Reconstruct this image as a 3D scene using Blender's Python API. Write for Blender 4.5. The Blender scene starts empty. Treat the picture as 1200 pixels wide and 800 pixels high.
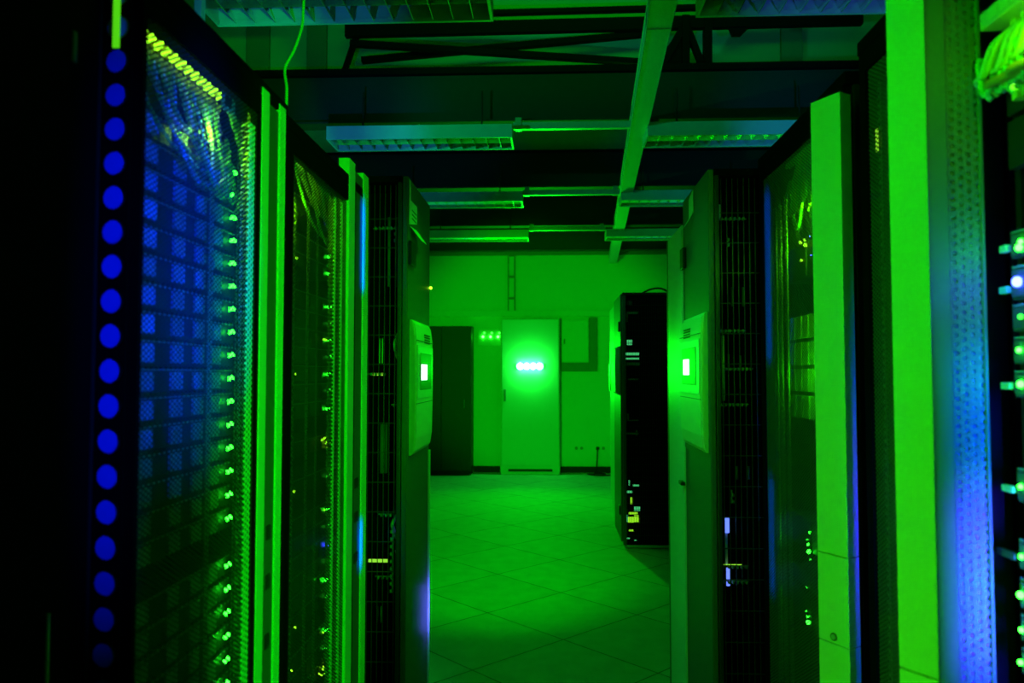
import bpy, bmesh, math, random
from mathutils import Vector, Matrix, Euler

random.seed(7)
scn = bpy.context.scene
COL = scn.collection

# ------------------------------------------------------------------ camera
FPX = 900.0
CAMZ = 1.36
YAW = math.radians(2.4)
PITCH = math.radians(2.42)
SHX = -7.3 / 1200.0
cam_d = bpy.data.cameras.new('camera')
cam_d.sensor_width = 36.0
cam_d.lens = FPX / 1200.0 * 36.0
cam_d.shift_x = SHX
cam_d.clip_start = 0.02
cam_d.dof.use_dof = True
cam_d.dof.focus_distance = 3.2
cam_d.dof.aperture_fstop = 4.0
cam = bpy.data.objects.new('camera', cam_d)
COL.objects.link(cam)
cam.location = (0, 0, CAMZ)
cam.rotation_euler = Euler((math.pi / 2 + PITCH, 0, YAW), 'XYZ')
scn.camera = cam
RM = cam.rotation_euler.to_matrix()
O = Vector((0, 0, CAMZ))


def P(px, py, X=None, Y=None, Z=None):
    """the point of a world plane that the lens sees at a picture position"""
    d = RM @ Vector(((px - 600.0 + SHX * 1200.0) / FPX, (400.0 - py) / FPX, -1.0))
    if X is not None:
        t = X / d.x
    elif Y is not None:
        t = Y / d.y
    else:
        t = (Z - CAMZ) / d.z
    return O + d * t


# --------------------------------------------------------------- materials
MATS = {}


def nt(name):
    m = bpy.data.materials.new(name)
    m.use_nodes = True
    return m, m.node_tree.nodes, m.node_tree.links, m.node_tree.nodes['Principled BSDF']


def paint(name, col, rough=0.5, metal=0.0, spec=0.5, var=0.12, scale=14.0, bump=0.0):
    if name in MATS:
        return MATS[name]
    m, N, L, b = nt(name)
    tc = N.new('ShaderNodeTexCoord')
    nz = N.new('ShaderNodeTexNoise')
    nz.inputs['Scale'].default_value = scale
    nz.inputs['Detail'].default_value = 4
    L.new(tc.outputs['Object'], nz.inputs['Vector'])
    mp = N.new('ShaderNodeMapRange')
    mp.inputs['To Min'].default_value = 1 - var
    mp.inputs['To Max'].default_value = 1 + var
    L.new(nz.outputs['Fac'], mp.inputs['Value'])
    mx = N.new('ShaderNodeVectorMath')
    mx.operation = 'SCALE'
    mx.inputs[0].default_value = col
    L.new(mp.outputs['Result'], mx.inputs['Scale'])
    L.new(mx.outputs['Vector'], b.inputs['Base Color'])
    b.inputs['Roughness'].default_value = rough
    b.inputs['Metallic'].default_value = metal
    b.inputs['Specular IOR Level'].default_value = spec
    if bump:
        bp = N.new('ShaderNodeBump')
        bp.inputs['Strength'].default_value = bump
        bp.inputs['Distance'].default_value = 0.004
        L.new(nz.outputs['Fac'], bp.inputs['Height'])
        L.new(bp.outputs['Normal'], b.inputs['Normal'])
    MATS[name] = m
    return m


def glow(name, col, strength):
    if name in MATS:
        return MATS[name]
    m, N, L, b = nt(name)
    N.remove(b)
    e = N.new('ShaderNodeEmission')
    e.inputs['Color'].default_value = (*col, 1)
    e.inputs['Strength'].default_value = strength
    L.new(e.outputs[0], N['Material Output'].inputs['Surface'])
    MATS[name] = m
    return m


def perforated(name, col, pitch=0.008, rad=0.35, axes=('Y', 'Z'), rough=0.4, metal=0.3, spec=0.4):
    """sheet metal with staggered round holes"""
    if name in MATS:
        return MATS[name]
    m, N, L, b = nt(name)
    b.inputs['Base Color'].default_value = (*col, 1)
    b.inputs['Roughness'].default_value = rough
    b.inputs['Metallic'].default_value = metal
    b.inputs['Specular IOR Level'].default_value = spec
    tc = N.new('ShaderNodeTexCoord')
    sp = N.new('ShaderNodeSeparateXYZ')
    L.new(tc.outputs['Object'], sp.inputs[0])
    cb = N.new('ShaderNodeCombineXYZ')
    L.new(sp.outputs[axes[0]], cb.inputs[0])
    L.new(sp.outputs[axes[1]], cb.inputs[1])

    def grid(off):
        s = N.new('ShaderNodeVectorMath')
        s.operation = 'MULTIPLY_ADD'
        s.inputs[1].default_value = (1 / (pitch * 1.732), 1 / pitch, 0)
        s.inputs[2].default_value = (off, off, 0)
        L.new(cb.outputs[0], s.inputs[0])
        f = N.new('ShaderNodeVectorMath')
        f.operation = 'FRACTION'
        L.new(s.outputs[0], f.inputs[0])
        c = N.new('ShaderNodeVectorMath')
        c.operation = 'SUBTRACT'
        c.inputs[1].default_value = (0.5, 0.5, 0)
        L.new(f.outputs[0], c.inputs[0])
        k = N.new('ShaderNodeVectorMath')
        k.operation = 'MULTIPLY'
        k.inputs[1].default_value = (1.732, 1, 0)
        L.new(c.outputs[0], k.inputs[0])
        ln = N.new('ShaderNodeVectorMath')
        ln.operation = 'LENGTH'
        L.new(k.outputs[0], ln.inputs[0])
        return ln.outputs['Value']
    mn = N.new('ShaderNodeMath')
    mn.operation = 'MINIMUM'
    L.new(grid(0.0), mn.inputs[0])
    L.new(grid(0.5), mn.inputs[1])
    gt = N.new('ShaderNodeMath')
    gt.operation = 'GREATER_THAN'
    gt.inputs[1].default_value = rad
    L.new(mn.outputs[0], gt.inputs[0])
    L.new(gt.outputs[0], b.inputs['Alpha'])
    MATS[name] = m
    return m


M_black = paint('black_coat', (.012, .012, .012), .45, spec=.25)
M_void = paint('matt_black', (.0018, .0018, .0018), .85, spec=.03)
M_dark = paint('dark_steel', (.03, .03, .032), .4, .5)
M_server = paint('server_casing', (.028, .028, .03), .5, .2, spec=.3)
M_bay = paint('server_bezel_grey', (.34, .34, .35), .5, .0, spec=.3, var=.45, scale=40)
M_lip = paint('bright_steel', (.5, .5, .5), .35, .6)
M_pale = paint('pale_grey_coat', (.62, .63, .62), .42, spec=.4, var=.05, scale=5)
M_trim = paint('pale_plastic', (.72, .72, .5), .5, spec=.3, var=.07, scale=4)
M_panel = paint('dark_grey_panel', (.085, .088, .088), .5, spec=.25, var=.06)
M_beam = paint('painted_beam', (.03, .032, .03), .7, spec=.15, var=.15, scale=30)
M_truss = paint('black_truss_steel', (.004, .004, .004), .8, spec=.08)
M_bracket = paint('dull_steel', (.22, .23, .22), .5, .4)
M_lamp = paint('lamp_housing', (.5, .53, .53), .45, spec=.3)
M_mirror = paint('bright_reflector', (.8, .82, .82), .18, .95)
M_inner = paint('reflector_dark_reflection', (.03, .03, .03), .3, .6)  # dark reflection in the lamp reflector put into its colour
M_tube = paint('lamp_tube', (.75, .78, .78), .2, spec=.6)
M_wall = paint('wall_plaster', (.6, .62, .6), .62, spec=.25, var=.04, scale=3)
M_bulk = paint('upper_wall_sheet', (.42, .44, .42), .7, spec=.15, var=.08, scale=3)
M_rib = paint('upper_wall_rib', (.2, .21, .2), .7, spec=.15, var=.08, scale=6)
M_ceil = paint('ceiling_board', (.3, .32, .3), .8, spec=.1)
M_door = paint('gloss_cabinet', (.56, .58, .56), .6, spec=.15, var=.03, scale=2)
M_rail = paint('galvanised_rail', (.5, .52, .5), .45, .3, var=.25, scale=120, bump=.2)
M_label = paint('paper_label', (.72, .74, .66), .6, spec=.2)
M_labeltext = paint('label_print', (.05, .06, .05), .7)
M_rubber = paint('black_rubber', (.01, .01, .01), .6, spec=.2)
M_cable_g = paint('green_patch_cord', (.3, .75, .16), .45)
M_cable_y = paint('yellow_patch_cord', (.8, .7, .08), .45)
M_cable_o = paint('orange_patch_cord', (.85, .3, .03), .45)
M_cable_t = paint('teal_cord', (.25, .6, .6), .45)
M_cable_w = paint('white_patch_cord', (.7, .72, .7), .45)
M_mesh_l = perforated('door_mesh', (.03, .03, .03), .0085, .37)
M_mesh_r = perforated('door_mesh_fine', (.13, .13, .13), .009, .37)
M_edge = perforated('edge_mesh_pale', (.75, .78, .72), .011, .30, rough=.4, metal=.1)
M_side = paint('grey_side_coat', (.26, .265, .27), .55, spec=.2)
M_hex = perforated('side_mesh_pale', (.27, .28, .28), .0135, .30, axes=('X', 'Z'), rough=.5, metal=.0)
M_dots = perforated('punched_rail', (.45, .46, .45), .016, .32, rough=.35, metal=.4)
M_lg = glow('green_indicator', (.012, 1, .012), 50)
M_lgd = glow('dim_green_indicator', (.03, 1, .03), 5)
M_ly = glow('yellow_green_indicator', (.3, 1, .015), 5)
M_lyb = glow('bright_port_light', (.2, 1, .05), 26)
M_lb = glow('blue_indicator', (.03, .05, 1), 30)
M_lo = glow('amber_indicator', (1, .35, .02), 2.5)
M_screen = glow('lit_display', (.55, 1, .72), 2.4)
M_beacon = glow('beacon_lamp', (.012, 1, .05), 220)
M_bluewin = glow('blue_window', (.0, .1, 1), 1.0)

# ------------------------------------------------------------ mesh helpers
ORG = {}


class MB:
    def __init__(s):
        s.bm = bmesh.new()

    def box(s, a, b, bev=0.0):
        lo = [min(a[i], b[i]) for i in range(3)]
        hi = [max(a[i], b[i]) for i in range(3)]
        t = bmesh.new()
        bmesh.ops.create_cube(t, size=1)
        for v in t.verts:
            v.co = Vector([(lo[i] + hi[i]) / 2 + v.co[i] * (hi[i] - lo[i]) for i in range(3)])
        if bev:
            bmesh.ops.bevel(t, geom=list(t.edges), offset=bev, segments=2, affect='EDGES', profile=.5)
        s._merge(t)
        return s

    def _merge(s, t):
        me = bpy.data.meshes.new('tmp')
        t.to_mesh(me)
        t.free()
        s.bm.from_mesh(me)
        bpy.data.meshes.remove(me)

    def rod(s, p0, p1, r, seg=10, r2=None):
        p0, p1 = Vector(p0), Vector(p1)
        d = p1 - p0
        t = bmesh.new()
        bmesh.ops.create_cone(t, cap_ends=True, segments=seg, radius1=r, radius2=r if r2 is None else r2, depth=d.length)
        M = Matrix.Translation((p0 + p1) / 2) @ d.to_track_quat('Z', 'Y').to_matrix().to_4x4()
        bmesh.ops.transform(t, matrix=M, verts=t.verts)
        s._merge(t)
        return s

    def bar(s, p0, p1, w, h, bev=0.0):
        """square bar between two points; w sideways, h upright"""
        p0, p1 = Vector(p0), Vector(p1)
        d = (p1 - p0)
        z = d.normalized()
        up = Vector((0, 0, 1)) if abs(z.z) < .95 else Vector((0, 1, 0))
        x = up.cross(z).normalized()
        y = z.cross(x)
        t = bmesh.new()
        bmesh.ops.create_cube(t, size=1)
        for v in t.verts:
            v.co = (p0 + p1) / 2 + x * v.co.x * w + y * v.co.y * h + z * v.co.z * d.length
        if bev:
            bmesh.ops.bevel(t, geom=list(t.edges), offset=bev, segments=1, affect='EDGES')
        s._merge(t)
        return s

    def prism(s, pts, vec):
        """closed outline (3-D points) pushed along vec"""
        t = bmesh.new()
        vec = Vector(vec)
        a = [t.verts.new(Vector(p)) for p in pts]
        b = [t.verts.new(Vector(p) + vec) for p in pts]
        n = len(pts)
        t.faces.new(a)
        t.faces.new(list(reversed(b)))
        for i in range(n):
            t.faces.new((a[i], b[i], b[(i + 1) % n], a[(i + 1) % n]))
        bmesh.ops.recalc_face_normals(t, faces=t.faces)
        s._merge(t)
        return s

    def ball(s, c, r, sx=1, sy=1, sz=1, u=10, v=7):
        t = bmesh.new()
        bmesh.ops.create_uvsphere(t, u_segments=u, v_segments=v, radius=r)
        for w in t.verts:
            w.co = Vector((c[0] + w.co.x * sx, c[1] + w.co.y * sy, c[2] + w.co.z * sz))
        s._merge(t)
        return s

    def tube(s, pts, r, seg=7, sub=6):
        P_ = [Vector(p) for p in pts]
        path = []
        for i in range(len(P_) - 1):
            p0 = P_[max(i - 1, 0)]
            p1, p2 = P_[i], P_[i + 1]
            p3 = P_[min(i + 2, len(P_) - 1)]
            for k in range(sub):
                u = k / sub
                path.append(.5 * ((2 * p1) + (p2 - p0) * u + (2 * p0 - 5 * p1 + 4 * p2 - p3) * u * u + (3 * p1 - p0 - 3 * p2 + p3) * u ** 3))
        path.append(P_[-1])
        rings = []
        ref = Vector((.31, .77, .55)).normalized()
        for i, p in enumerate(path):
            d = (path[min(i + 1, len(path) - 1)] - path[max(i - 1, 0)]).normalized()
            x = d.cross(ref).normalized()
            y = d.cross(x)
            rings.append([s.bm.verts.new(p + r * (x * math.cos(2 * math.pi * k / seg) + y * math.sin(2 * math.pi * k / seg))) for k in range(seg)])
        for a, b in zip(rings, rings[1:]):
            for k in range(seg):
                s.bm.faces.new((a[k], a[(k + 1) % seg], b[(k + 1) % seg], b[k]))
        s.bm.faces.new(list(reversed(rings[0])))
        s.bm.faces.new(rings[-1])
        return s

    def build(s, name, m, parent=None, smooth=False, org=None):
        o_ = Vector(org) if org is not None else (ORG[parent.name] if parent else Vector((0, 0, 0)))
        for v in s.bm.verts:
            v.co -= o_
        bmesh.ops.recalc_face_normals(s.bm, faces=s.bm.faces)
        me = bpy.data.meshes.new(name)
        s.bm.to_mesh(me)
        s.bm.free()
        me.materials.append(m)
        if smooth:
            for p in me.polygons:
                p.use_smooth = True
        o = bpy.data.objects.new(name, me)
        COL.objects.link(o)
        if parent:
            o.parent = parent
        else:
            o.location = o_
        ORG[o.name] = o_
        return o


def tag(o, label, cat, group=None, kind=None):
    o['label'] = label
    o['category'] = cat
    if group:
        o['group'] = group
    if kind:
        o['kind'] = kind
    return o


def thing(name, label, cat, loc, group=None):
    o = bpy.data.objects.new(name, None)
    o.empty_display_size = .1
    COL.objects.link(o)
    o.location = loc
    ORG[o.name] = Vector(loc)
    return tag(o, label, cat, group)


def structure(mb, name, m, label=None):
    o = mb.build(name, m)
    o['kind'] = 'structure'
    if label:
        o['label'] = label
        o['category'] = name.split('_')[0]
    return o


def copy_thing(root, loc, label, group=None):
    r = root.copy()
    COL.objects.link(r)
    r.location = loc
    r['label'] = label
    if group:
        r['group'] = group
    for ch in list(root.children):
        c = ch.copy()
        COL.objects.link(c)
        c.parent = r
        for g in list(ch.children):
            d = g.copy()
            COL.objects.link(d)
            d.parent = c
    return r


ORD = ['first', 'second', 'third', 'fourth', 'fifth', 'sixth', 'seventh', 'eighth', 'ninth', 'tenth', 'eleventh', 'twelfth',
       'thirteenth', 'fourteenth', 'fifteenth', 'sixteenth', 'seventeenth', 'eighteenth', 'nineteenth', 'twentieth',
       'twenty-first', 'twenty-second', 'twenty-third', 'twenty-fourth', 'twenty-fifth', 'twenty-sixth', 'twenty-seventh']

# ------------------------------------------------------------------ layout
XL = -0.58          # front plane of the left cabinets
XR = 0.65           # front plane of the right cabinets
YW = 10.65          # far wall
RX = 3.2            # half width of the room
Z_LAMP = 2.825      # underside of the ceiling lamps
LAMP_Y = [3.13, 4.957, 6.72, 8.45]   # far edge of each lamp row

# ------------------------------------------------------------------- floor
fm, N, L, b = nt('floor_tiles')
tc = N.new('ShaderNodeTexCoord')
mp = N.new('ShaderNodeMapping')
mp.inputs['Rotation'].default_value = (0, 0, math.radians(45))
_dl = Matrix.Rotation(math.radians(45), 3, 'Z') @ (P(614, 726, Z=0) - P(655, 748, Z=0))
mp.inputs['Location'].default_value = (.13 + _dl.x, .05 + _dl.y, 0)
L.new(tc.outputs['Object'], mp.inputs['Vector'])
br = N.new('ShaderNodeTexBrick')
br.offset = 0.0
br.inputs['Scale'].default_value = 1.0
br.inputs['Brick Width'].default_value = .6
br.inputs['Row Height'].default_value = .6
br.inputs['Mortar Size'].default_value = .004
br.inputs['Mortar Smooth'].default_value = .1
br.inputs['Color1'].default_value = (.40, .42, .40, 1)
br.inputs['Color2'].default_value = (.46, .48, .46, 1)
br.inputs['Mortar'].default_value = (.10, .10, .10, 1)
L.new(mp.outputs[0], br.inputs['Vector'])
nz = N.new('ShaderNodeTexNoise')
nz.inputs['Scale'].default_value = 9
nz.inputs['Detail'].default_value = 8
L.new(tc.outputs['Object'], nz.inputs['Vector'])
mr = N.new('ShaderNodeMapRange')
mr.inputs['To Min'].default_value = .72
mr.inputs['To Max'].default_value = 1.25
L.new(nz.outputs['Fac'], mr.inputs['Value'])
sc_ = N.new('ShaderNodeVectorMath')
sc_.operation = 'SCALE'
L.new(br.outputs['Color'], sc_.inputs[0])
L.new(mr.outputs[0], sc_.inputs['Scale'])
L.new(sc_.outputs[0], b.inputs['Base Color'])
b.inputs['Roughness'].default_value = .75
b.inputs['Specular IOR Level'].default_value = .1
bp = N.new('ShaderNodeBump')
bp.inputs['Strength'].default_value = .35
bp.inputs['Distance'].default_value = .003
bp.invert = True
L.new(br.outputs['Fac'], bp.inputs['Height'])
L.new(bp.outputs[0], b.inputs['Normal'])
structure(MB().box((-RX, -2.2, -.1), (RX, YW + .12, 0)), 'floor', fm)

# ----------------------------------------------------------- walls, ceiling
ZC = 3.31
structure(MB().box((-RX, YW, 0), (RX, YW + .12, ZC)), 'wall_back', M_wall)
structure(MB().box((-RX - .12, -2.2, 0), (-RX, YW + .12, 4.4)), 'wall_left', M_wall)
structure(MB().box((RX, -2.2, 0), (RX + .12, YW + .12, 4.4)), 'wall_right', M_wall)
structure(MB().box((-RX, -2.32, 0), (RX, -2.2, 4.4)), 'wall_front', M_wall)
structure(MB().box((-RX, 5.62, ZC), (RX, YW + .12, ZC + .1)), 'ceiling', M_ceil)
structure(MB().box((-RX, -2.2, 4.3), (RX, 5.62, 4.4)), 'ceiling_high', M_ceil)
structure(MB().box((-RX, 5.62, ZC), (RX, 5.72, 4.4)), 'wall_upper', M_bulk)
# ribs standing on the upper wall
for i, (xa, xb) in enumerate(((289, 316), (360, 383), (915, 940))):
    a = P(xa, 60, Y=5.6)
    c = P(xb, 60, Y=5.6)
    structure(MB().box((a.x, 5.585, ZC), (c.x, 5.62, 4.3), .003), 'trim_%d' % (i + 1), M_rib)
# trunking and ladder rail on the far wall
a = P(500, 366, Y=YW - .05)
c = P(500, 371, Y=YW - .05)
structure(MB().box((-RX, YW - .05, c.z), (RX, YW, a.z + .02), .004), 'trim_4', M_wall)
structure(MB().box((-RX, YW - .02, ZC - .30), (RX, YW, ZC - .24), .003), 'trim_5', M_rib)
yb = P(570, 549, Y=YW - .015)
yt = P(570, 543, Y=YW - .015)
bx = [P(x, 550, Y=YW).x for x in (555, 586, 657, 716)]
structure(MB().box((bx[0], YW - .015, .005), (bx[1], YW, yt.z - .035), .003), 'baseboard_back', M_rubber)
structure(MB().box((bx[2], YW - .015, .005), (bx[3] + .3, YW, yt.z - .035), .003), 'baseboard_right', M_rubber)

# upright ladder rail between ceiling and trunking
r = thing('wall_rail', 'slim upright double rail on the back wall above the horizontal trunking', 'rail', (P(600, 366, Y=YW).x, YW - .03, a.z + .02))
x0, x1 = P(595, 320, Y=YW - .03).x, P(604, 320, Y=YW - .03).x
z0, z1 = a.z + .02, 3.0
MB().box((x0, YW - .045, z0), (x0 + .018, YW, z1), .002).build('upright', M_rib, r)
MB().box((x1 - .018, YW - .045, z0), (x1, YW, z1), .002).build('upright', M_rib, r)
MB().box((x0 + .018, YW - .02, z0), (x1 - .018, YW - .005, z1)).build('back_strip', M_wall, r)
for k in range(3):
    zz = z0 + .16 + k * .3
    MB().box((x0 + .018, YW - .04, zz), (x1 - .018, YW - .02, zz + .03)).build('rung', M_rib, r)

# ------------------------------------------------------- ceiling structure
beam_lab = ['dark ceiling beam nearest the camera, right above the closest full lamps',
            'dark ceiling beam second from the camera, behind the first lamp row',
            'dark ceiling beam third from the camera, lower in the picture',
            'dark ceiling beam furthest from the camera, just in front of the back wall']
for i, y in enumerate(LAMP_Y[1:] + [10.2]):
    zb = 2.985 if i < 3 else 3.0
    t = thing('roof_beam', beam_lab[i], 'beam', (0, y, zb), 'dark beams crossing the ceiling')
    MB().box((-RX, y - .06, zb + .012), (RX, y + .02, ZC - .012)).build('web', M_beam, t)
    MB().box((-RX, y - .09, zb), (RX, y + .05, zb + .012)).build('flange', M_beam, t)
    MB().box((-RX, y - .10, ZC - .012), (RX, y + .06, ZC + (.03 if i == 0 else 0))).build('flange', M_truss, t)

# conduit bars that link the lamps across the aisle
bar_lab = ['pale square conduit linking the closest pair of full lamps over the aisle',
           'pale square conduit linking the second row of lamps over the aisle',
           'pale square conduit linking the furthest row of lamps over the aisle']
for i, y in enumerate(LAMP_Y[1:]):
    z = P(660, (148, 226, 268)[i], Y=y - .12).z
    t = thing('lamp_conduit', bar_lab[i], 'conduit', (.1, y - .12, z), 'pale conduits between lamps')
    MB().box((-.235, y - .15, z - .022), (.60, y - .11, z + .022), .003).build('channel', M_rail, t)
    for xx in (-.2, .56):
        MB().box((xx - .02, y - .155, z - .026), (xx + .02, y - .105, z + .05), .002).build('clamp', M_lip, t)

# long rail running down the aisle under the beams
pa = P(776, 0, Z=2.93)
pb = P(718, 298, Y=YW - .02)
pb.z = 2.935
d = (pb - pa).normalized()
p0 = pa - d * 1.2
t = thing('cable_rail', 'long pale channel rail running along the aisle under the beams', 'rail', (pa + pb) / 2)
MB().bar(p0, pb, .105, .085, .004).build('channel', M_rail, t)
q = pa + d * .18
MB().bar(q - d * .004, q + d * .004, .111, .091).build('joint', M_lip, t)
for k in range(3):
    q = pa + d * (2.2 + k * 1.75)
    MB().box((q.x - .02, q.y - .02, q.z + .04), (q.x + .02, q.y + .02, q.z + .062)).build('hanger', M_dark, t)

# roof truss with crossing braces
yt_ = 5.2
t = thing('roof_truss', 'black steel roof truss with crossing braces above the nearest ceiling beam', 'truss', P(600, 50, Y=yt_))


def tb(x0, y0, x1, y1, w, name, dy=0):
    MB().bar(P(x0, y0, Y=yt_ + dy), P(x1, y1, Y=yt_ + dy), .05, w).build(name, M_truss, t)


tb(405, 37, 1010, 22, .085, 'chord')
tb(405, 20, 1010, 4, .03, 'chord')
tb(411, 51, 765, 74, .038, 'brace', -.06)
tb(424, 71, 765, 39, .038, 'brace', .06)
tb(829, 20, 829, 92, .085, 'post')
tb(803, 20, 803, 92, .075, 'post')
tb(772, 84, 802, 30, .05, 'brace')
tb(806, 35, 822, 75, .04, 'brace')
MB().prism([P(778, 82, Y=yt_), P(778, 60, Y=yt_), P(800, 30, Y=yt_), P(812, 30, Y=yt_), P(806, 82, Y=yt_)], (0, .02, 0)).build('gusset_plate', M_truss, t)
MB().prism([P(850, 24, Y=yt_), P(858, 42, Y=yt_), P(868, 42, Y=yt_), P(888, 22, Y=yt_)], (0, .02, 0)).build('gusset_plate', M_truss, t)
tb(422, 30, 400, 95, .03, 'brace', .1)


# ------------------------------------------------------------------- lamps
def make_lamp(label, x0, x1, yf, depth=.26):
    z = Z_LAMP
    y0, y1 = yf - depth, yf
    t = thing('ceiling_lamp', label, 'lamp', ((x0 + x1) / 2, (y0 + y1) / 2, z), 'louvred ceiling lamps')
    h = MB()
    h.box((x0, y0, z + .02), (x1, y0 + .006, z + .085))
    h.box((x0, y1 - .006, z + .02), (x1, y1, z + .085))
    h.box((x0, y0 + .006, z + .079), (x1, y1 - .006, z + .085))
    h.build('housing', M_lamp, t)
    MB().box((x0 + .006, y0 + .007, z + .076), (x1 - .006, y1 - .007, z + .0785)).build('inner_reflector', M_inner, t)
    fr = MB()
    fr.box((x0, y0 - .002, z), (x1, y0 + .012, z + .02))
    fr.box((x0, y1 - .012, z), (x1, y1 + .002, z + .02))
    fr.box((x0, y0 + .012, z), (x0 + .012, y1 - .012, z + .02))
    fr.box((x1 - .012, y0 + .012, z), (x1, y1 - .012, z + .02))
    fr.build('frame', M_lamp, t)
    MB().box((x0, y0 + .006, z + .02), (x0 + .005, y1 - .006, z + .079)).build('end_cap', M_lamp, t)
    MB().box((x1 - .005, y0 + .006, z + .02), (x1, y1 - .006, z + .079)).build('end_cap', M_lamp, t)
    lv = MB()
    n = 14
    for k in range(1, n):
        xx = x0 + (x1 - x0) * k / n
        lv.prism([(xx - .020, y0 + .012, z + .050), (xx - .016, y0 + .012, z + .050), (xx + .003, y0 + .012, z + .004), (xx, y0 + .012, z + .004)], (0, depth - .024, 0))
    ym = (y0 + y1) / 2
    lv.prism([(x0 + .012, ym - .006, z + .048), (x0 + .012, ym + .006, z + .048), (x0 + .012, ym, z + .004)], (x1 - x0 - .024, 0, 0))
    lv.build('louvre', M_mirror, t)
    for yy in (ym - .06, ym + .06):
        MB().rod((x0 + .02, yy, z + .064), (x1 - .02, yy, z + .064), .0125, 12).build('tube', M_tube, t, True)
    for xx in (x0 + .2, x1 - .2):
        MB().rod((xx, ym, z + .085), (xx, ym, ZC - .3 + .16 if yf > 4 else 4.3), .006, 8).build('hanger', M_dark, t)
    return t


rows = ['nearest the camera, cut by the top edge', 'second from the camera', 'third from the camera', 'furthest from the camera']
for i, yf in enumerate(LAMP_Y):
    make_lamp('louvred ceiling lamp left of the aisle, %s' % rows[i], -1.40, -.235, yf, .3 if i == 0 else .26)
    make_lamp('louvred ceiling lamp right of the aisle, %s' % rows[i], .60, 1.765, yf, .3 if i == 0 else .26)

# conduit post by the closest lamp and the loose teal cord
pt = P(234, 36, Y=2.75)
t = thing('conduit_post', 'pale square conduit hanging at the left end of the nearest ceiling lamp', 'conduit', (pt.x, 2.75, pt.z))
MB().box((pt.x - .014, 2.73, pt.z), (pt.x + .014, 2.765, 4.3), .002).build('duct', M_pale, t)
MB().box((pt.x - .018, 2.728, pt.z), (pt.x + .018, 2.768, pt.z + .03), .002).build('end_cap', M_pale, t)
pts = [P(372, -200, Y=1.95), P(362, -90, Y=1.9), P(356, 0, Y=1.85), P(354, 30, Y=1.83), P(345, 58, Y=1.8), P(334, 80, Y=1.77), P(336, 104, Y=1.74), P(335, 136, Y=1.71)]
tag(MB().tube(pts, .0034, 8).build('hanging_cable', M_cable_t, None, True, org=pts[-1]), 'thin teal cord hanging loose in front of the left ceiling lamp', 'cord')


# ------------------------------------------------------------ cabinet shell
def cabinet(label, xf, sgn, y0, y1, zt, depth=1.0, mesh=True, mat_mesh=None, door_y=None, slats=(), stile=.03):
    """tall cabinet whose front plane is x = xf and whose body runs away from the aisle (sgn)"""
    t = thing('server_cabinet', label, 'cabinet', (xf + sgn * depth / 2, (y0 + y1) / 2, 0), 'tall server cabinets along the aisle')
    xb = xf + sgn * depth
    xi = xf + sgn * .02
    for (xx, yy) in ((xi, y0), (xi, y1 - .035), (xb - sgn * .04, y0), (xb - sgn * .04, y1 - .035)):
        MB().box((xx, yy, .03), (xx + sgn * .04, yy + .035, zt - .03), .002).build('post', M_black, t)
    MB().box((xi, y0, 0), (xb, y1, .03)).build('base', M_black, t)
    MB().box((xf, y0, zt - .03), (xb, y1, zt), .003).build('roof', M_void, t)
    MB().box((xi + sgn * .05, y0 + .001, .03), (xb - sgn * .05, y0 + .012, zt - .03)).build('side_panel', M_black, t)
    MB().box((xi + sgn * .05, y1 - .012, .03), (xb - sgn * .05, y1 - .001, zt - .03)).build('side_panel', M_black, t)
    MB().box((xb - sgn * .012, y0 + .036, .03), (xb, y1 - .036, zt - .03)).build('back_panel', M_black, t)
    if mesh:
        a, c = door_y
        dr = MB()
        dr.box((xf, a, zt - .075), (xi, c, zt - .032))
        dr.box((xf, a, .035), (xi, c, .10))
        dr.box((xf, a, .10), (xi, a + stile, zt - .075))
        dr.box((xf, c - .03, .10), (xi, c, zt - .075))
        dr = dr.build('door', M_void, t)
        MB().box((xf + sgn * .006, a + stile, .10), (xf + sgn * .007, c - .03, zt - .075)).build('mesh_panel', mat_mesh, dr)
        sl = MB()
        for (ya, yb_) in slats:
            sl.box((xf + sgn * .012, ya, .10), (xf + sgn * .018, yb_, zt - .075))
        if slats:
            sl.build('stiffener', M_void, dr)
    return t


# --------------------------------------------------------- equipment pieces
def server(label, xf, sgn, y0, y1, z, h=.042, depth=.62, led=None, group=None, cols=(.06, .33, .56, .78), face=None, bay=None, lipm=None):
    t = thing('rack_server', label, 'server', (xf, (y0 + y1) / 2, z), group)
    MB().box((xf + sgn * .012, y0 + .022, z), (xf + sgn * depth, y1 - .022, z + h)).build('casing', M_server, t)
    w = y1 - y0
    f = MB()
    f.box((xf + sgn * .006, y0, z + .001), (xf + sgn * .012, y1, z + h - .001))
    f.build('faceplate', face or M_server, t)
    for cfr in cols:
        ya = y0 + w * cfr
        MB().box((xf, ya, z + .004), (xf + sgn * .006, ya + w * .085, z + h - .006), .0015).build('drive_handle', bay or M_bay, t)
    MB().box((xf + sgn * .002, y0 + .005, z + h - .0032), (xf + sgn * .006, y1 - .005, z + h - .0012)).build('lip', lipm or M_lip, t)
    return t


def lights(t, pos, m, r=.0035, name='indicator_light', sy=1.0, sz=1.0):
    first = None
    for p in pos:
        if first is None:
            first = MB().ball((0, 0, 0), r, 1, sy, sz, 8, 6).build(name, m, None, True)
            o = first
        else:
            o = first.copy()
            COL.objects.link(o)
        o.parent = t
        o.location = Vector(p) - ORG[t.name]
    return first


def plugs(t, pos, size, m):
    first = None
    for p in pos:
        if first is None:
            first = MB().box((0, 0, 0), size, .001).build('plug', m)
            o = first
        else:
            o = first.copy()
            COL.objects.link(o)
        o.parent = t
        o.location = Vector(p) - ORG[t.name]


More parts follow.
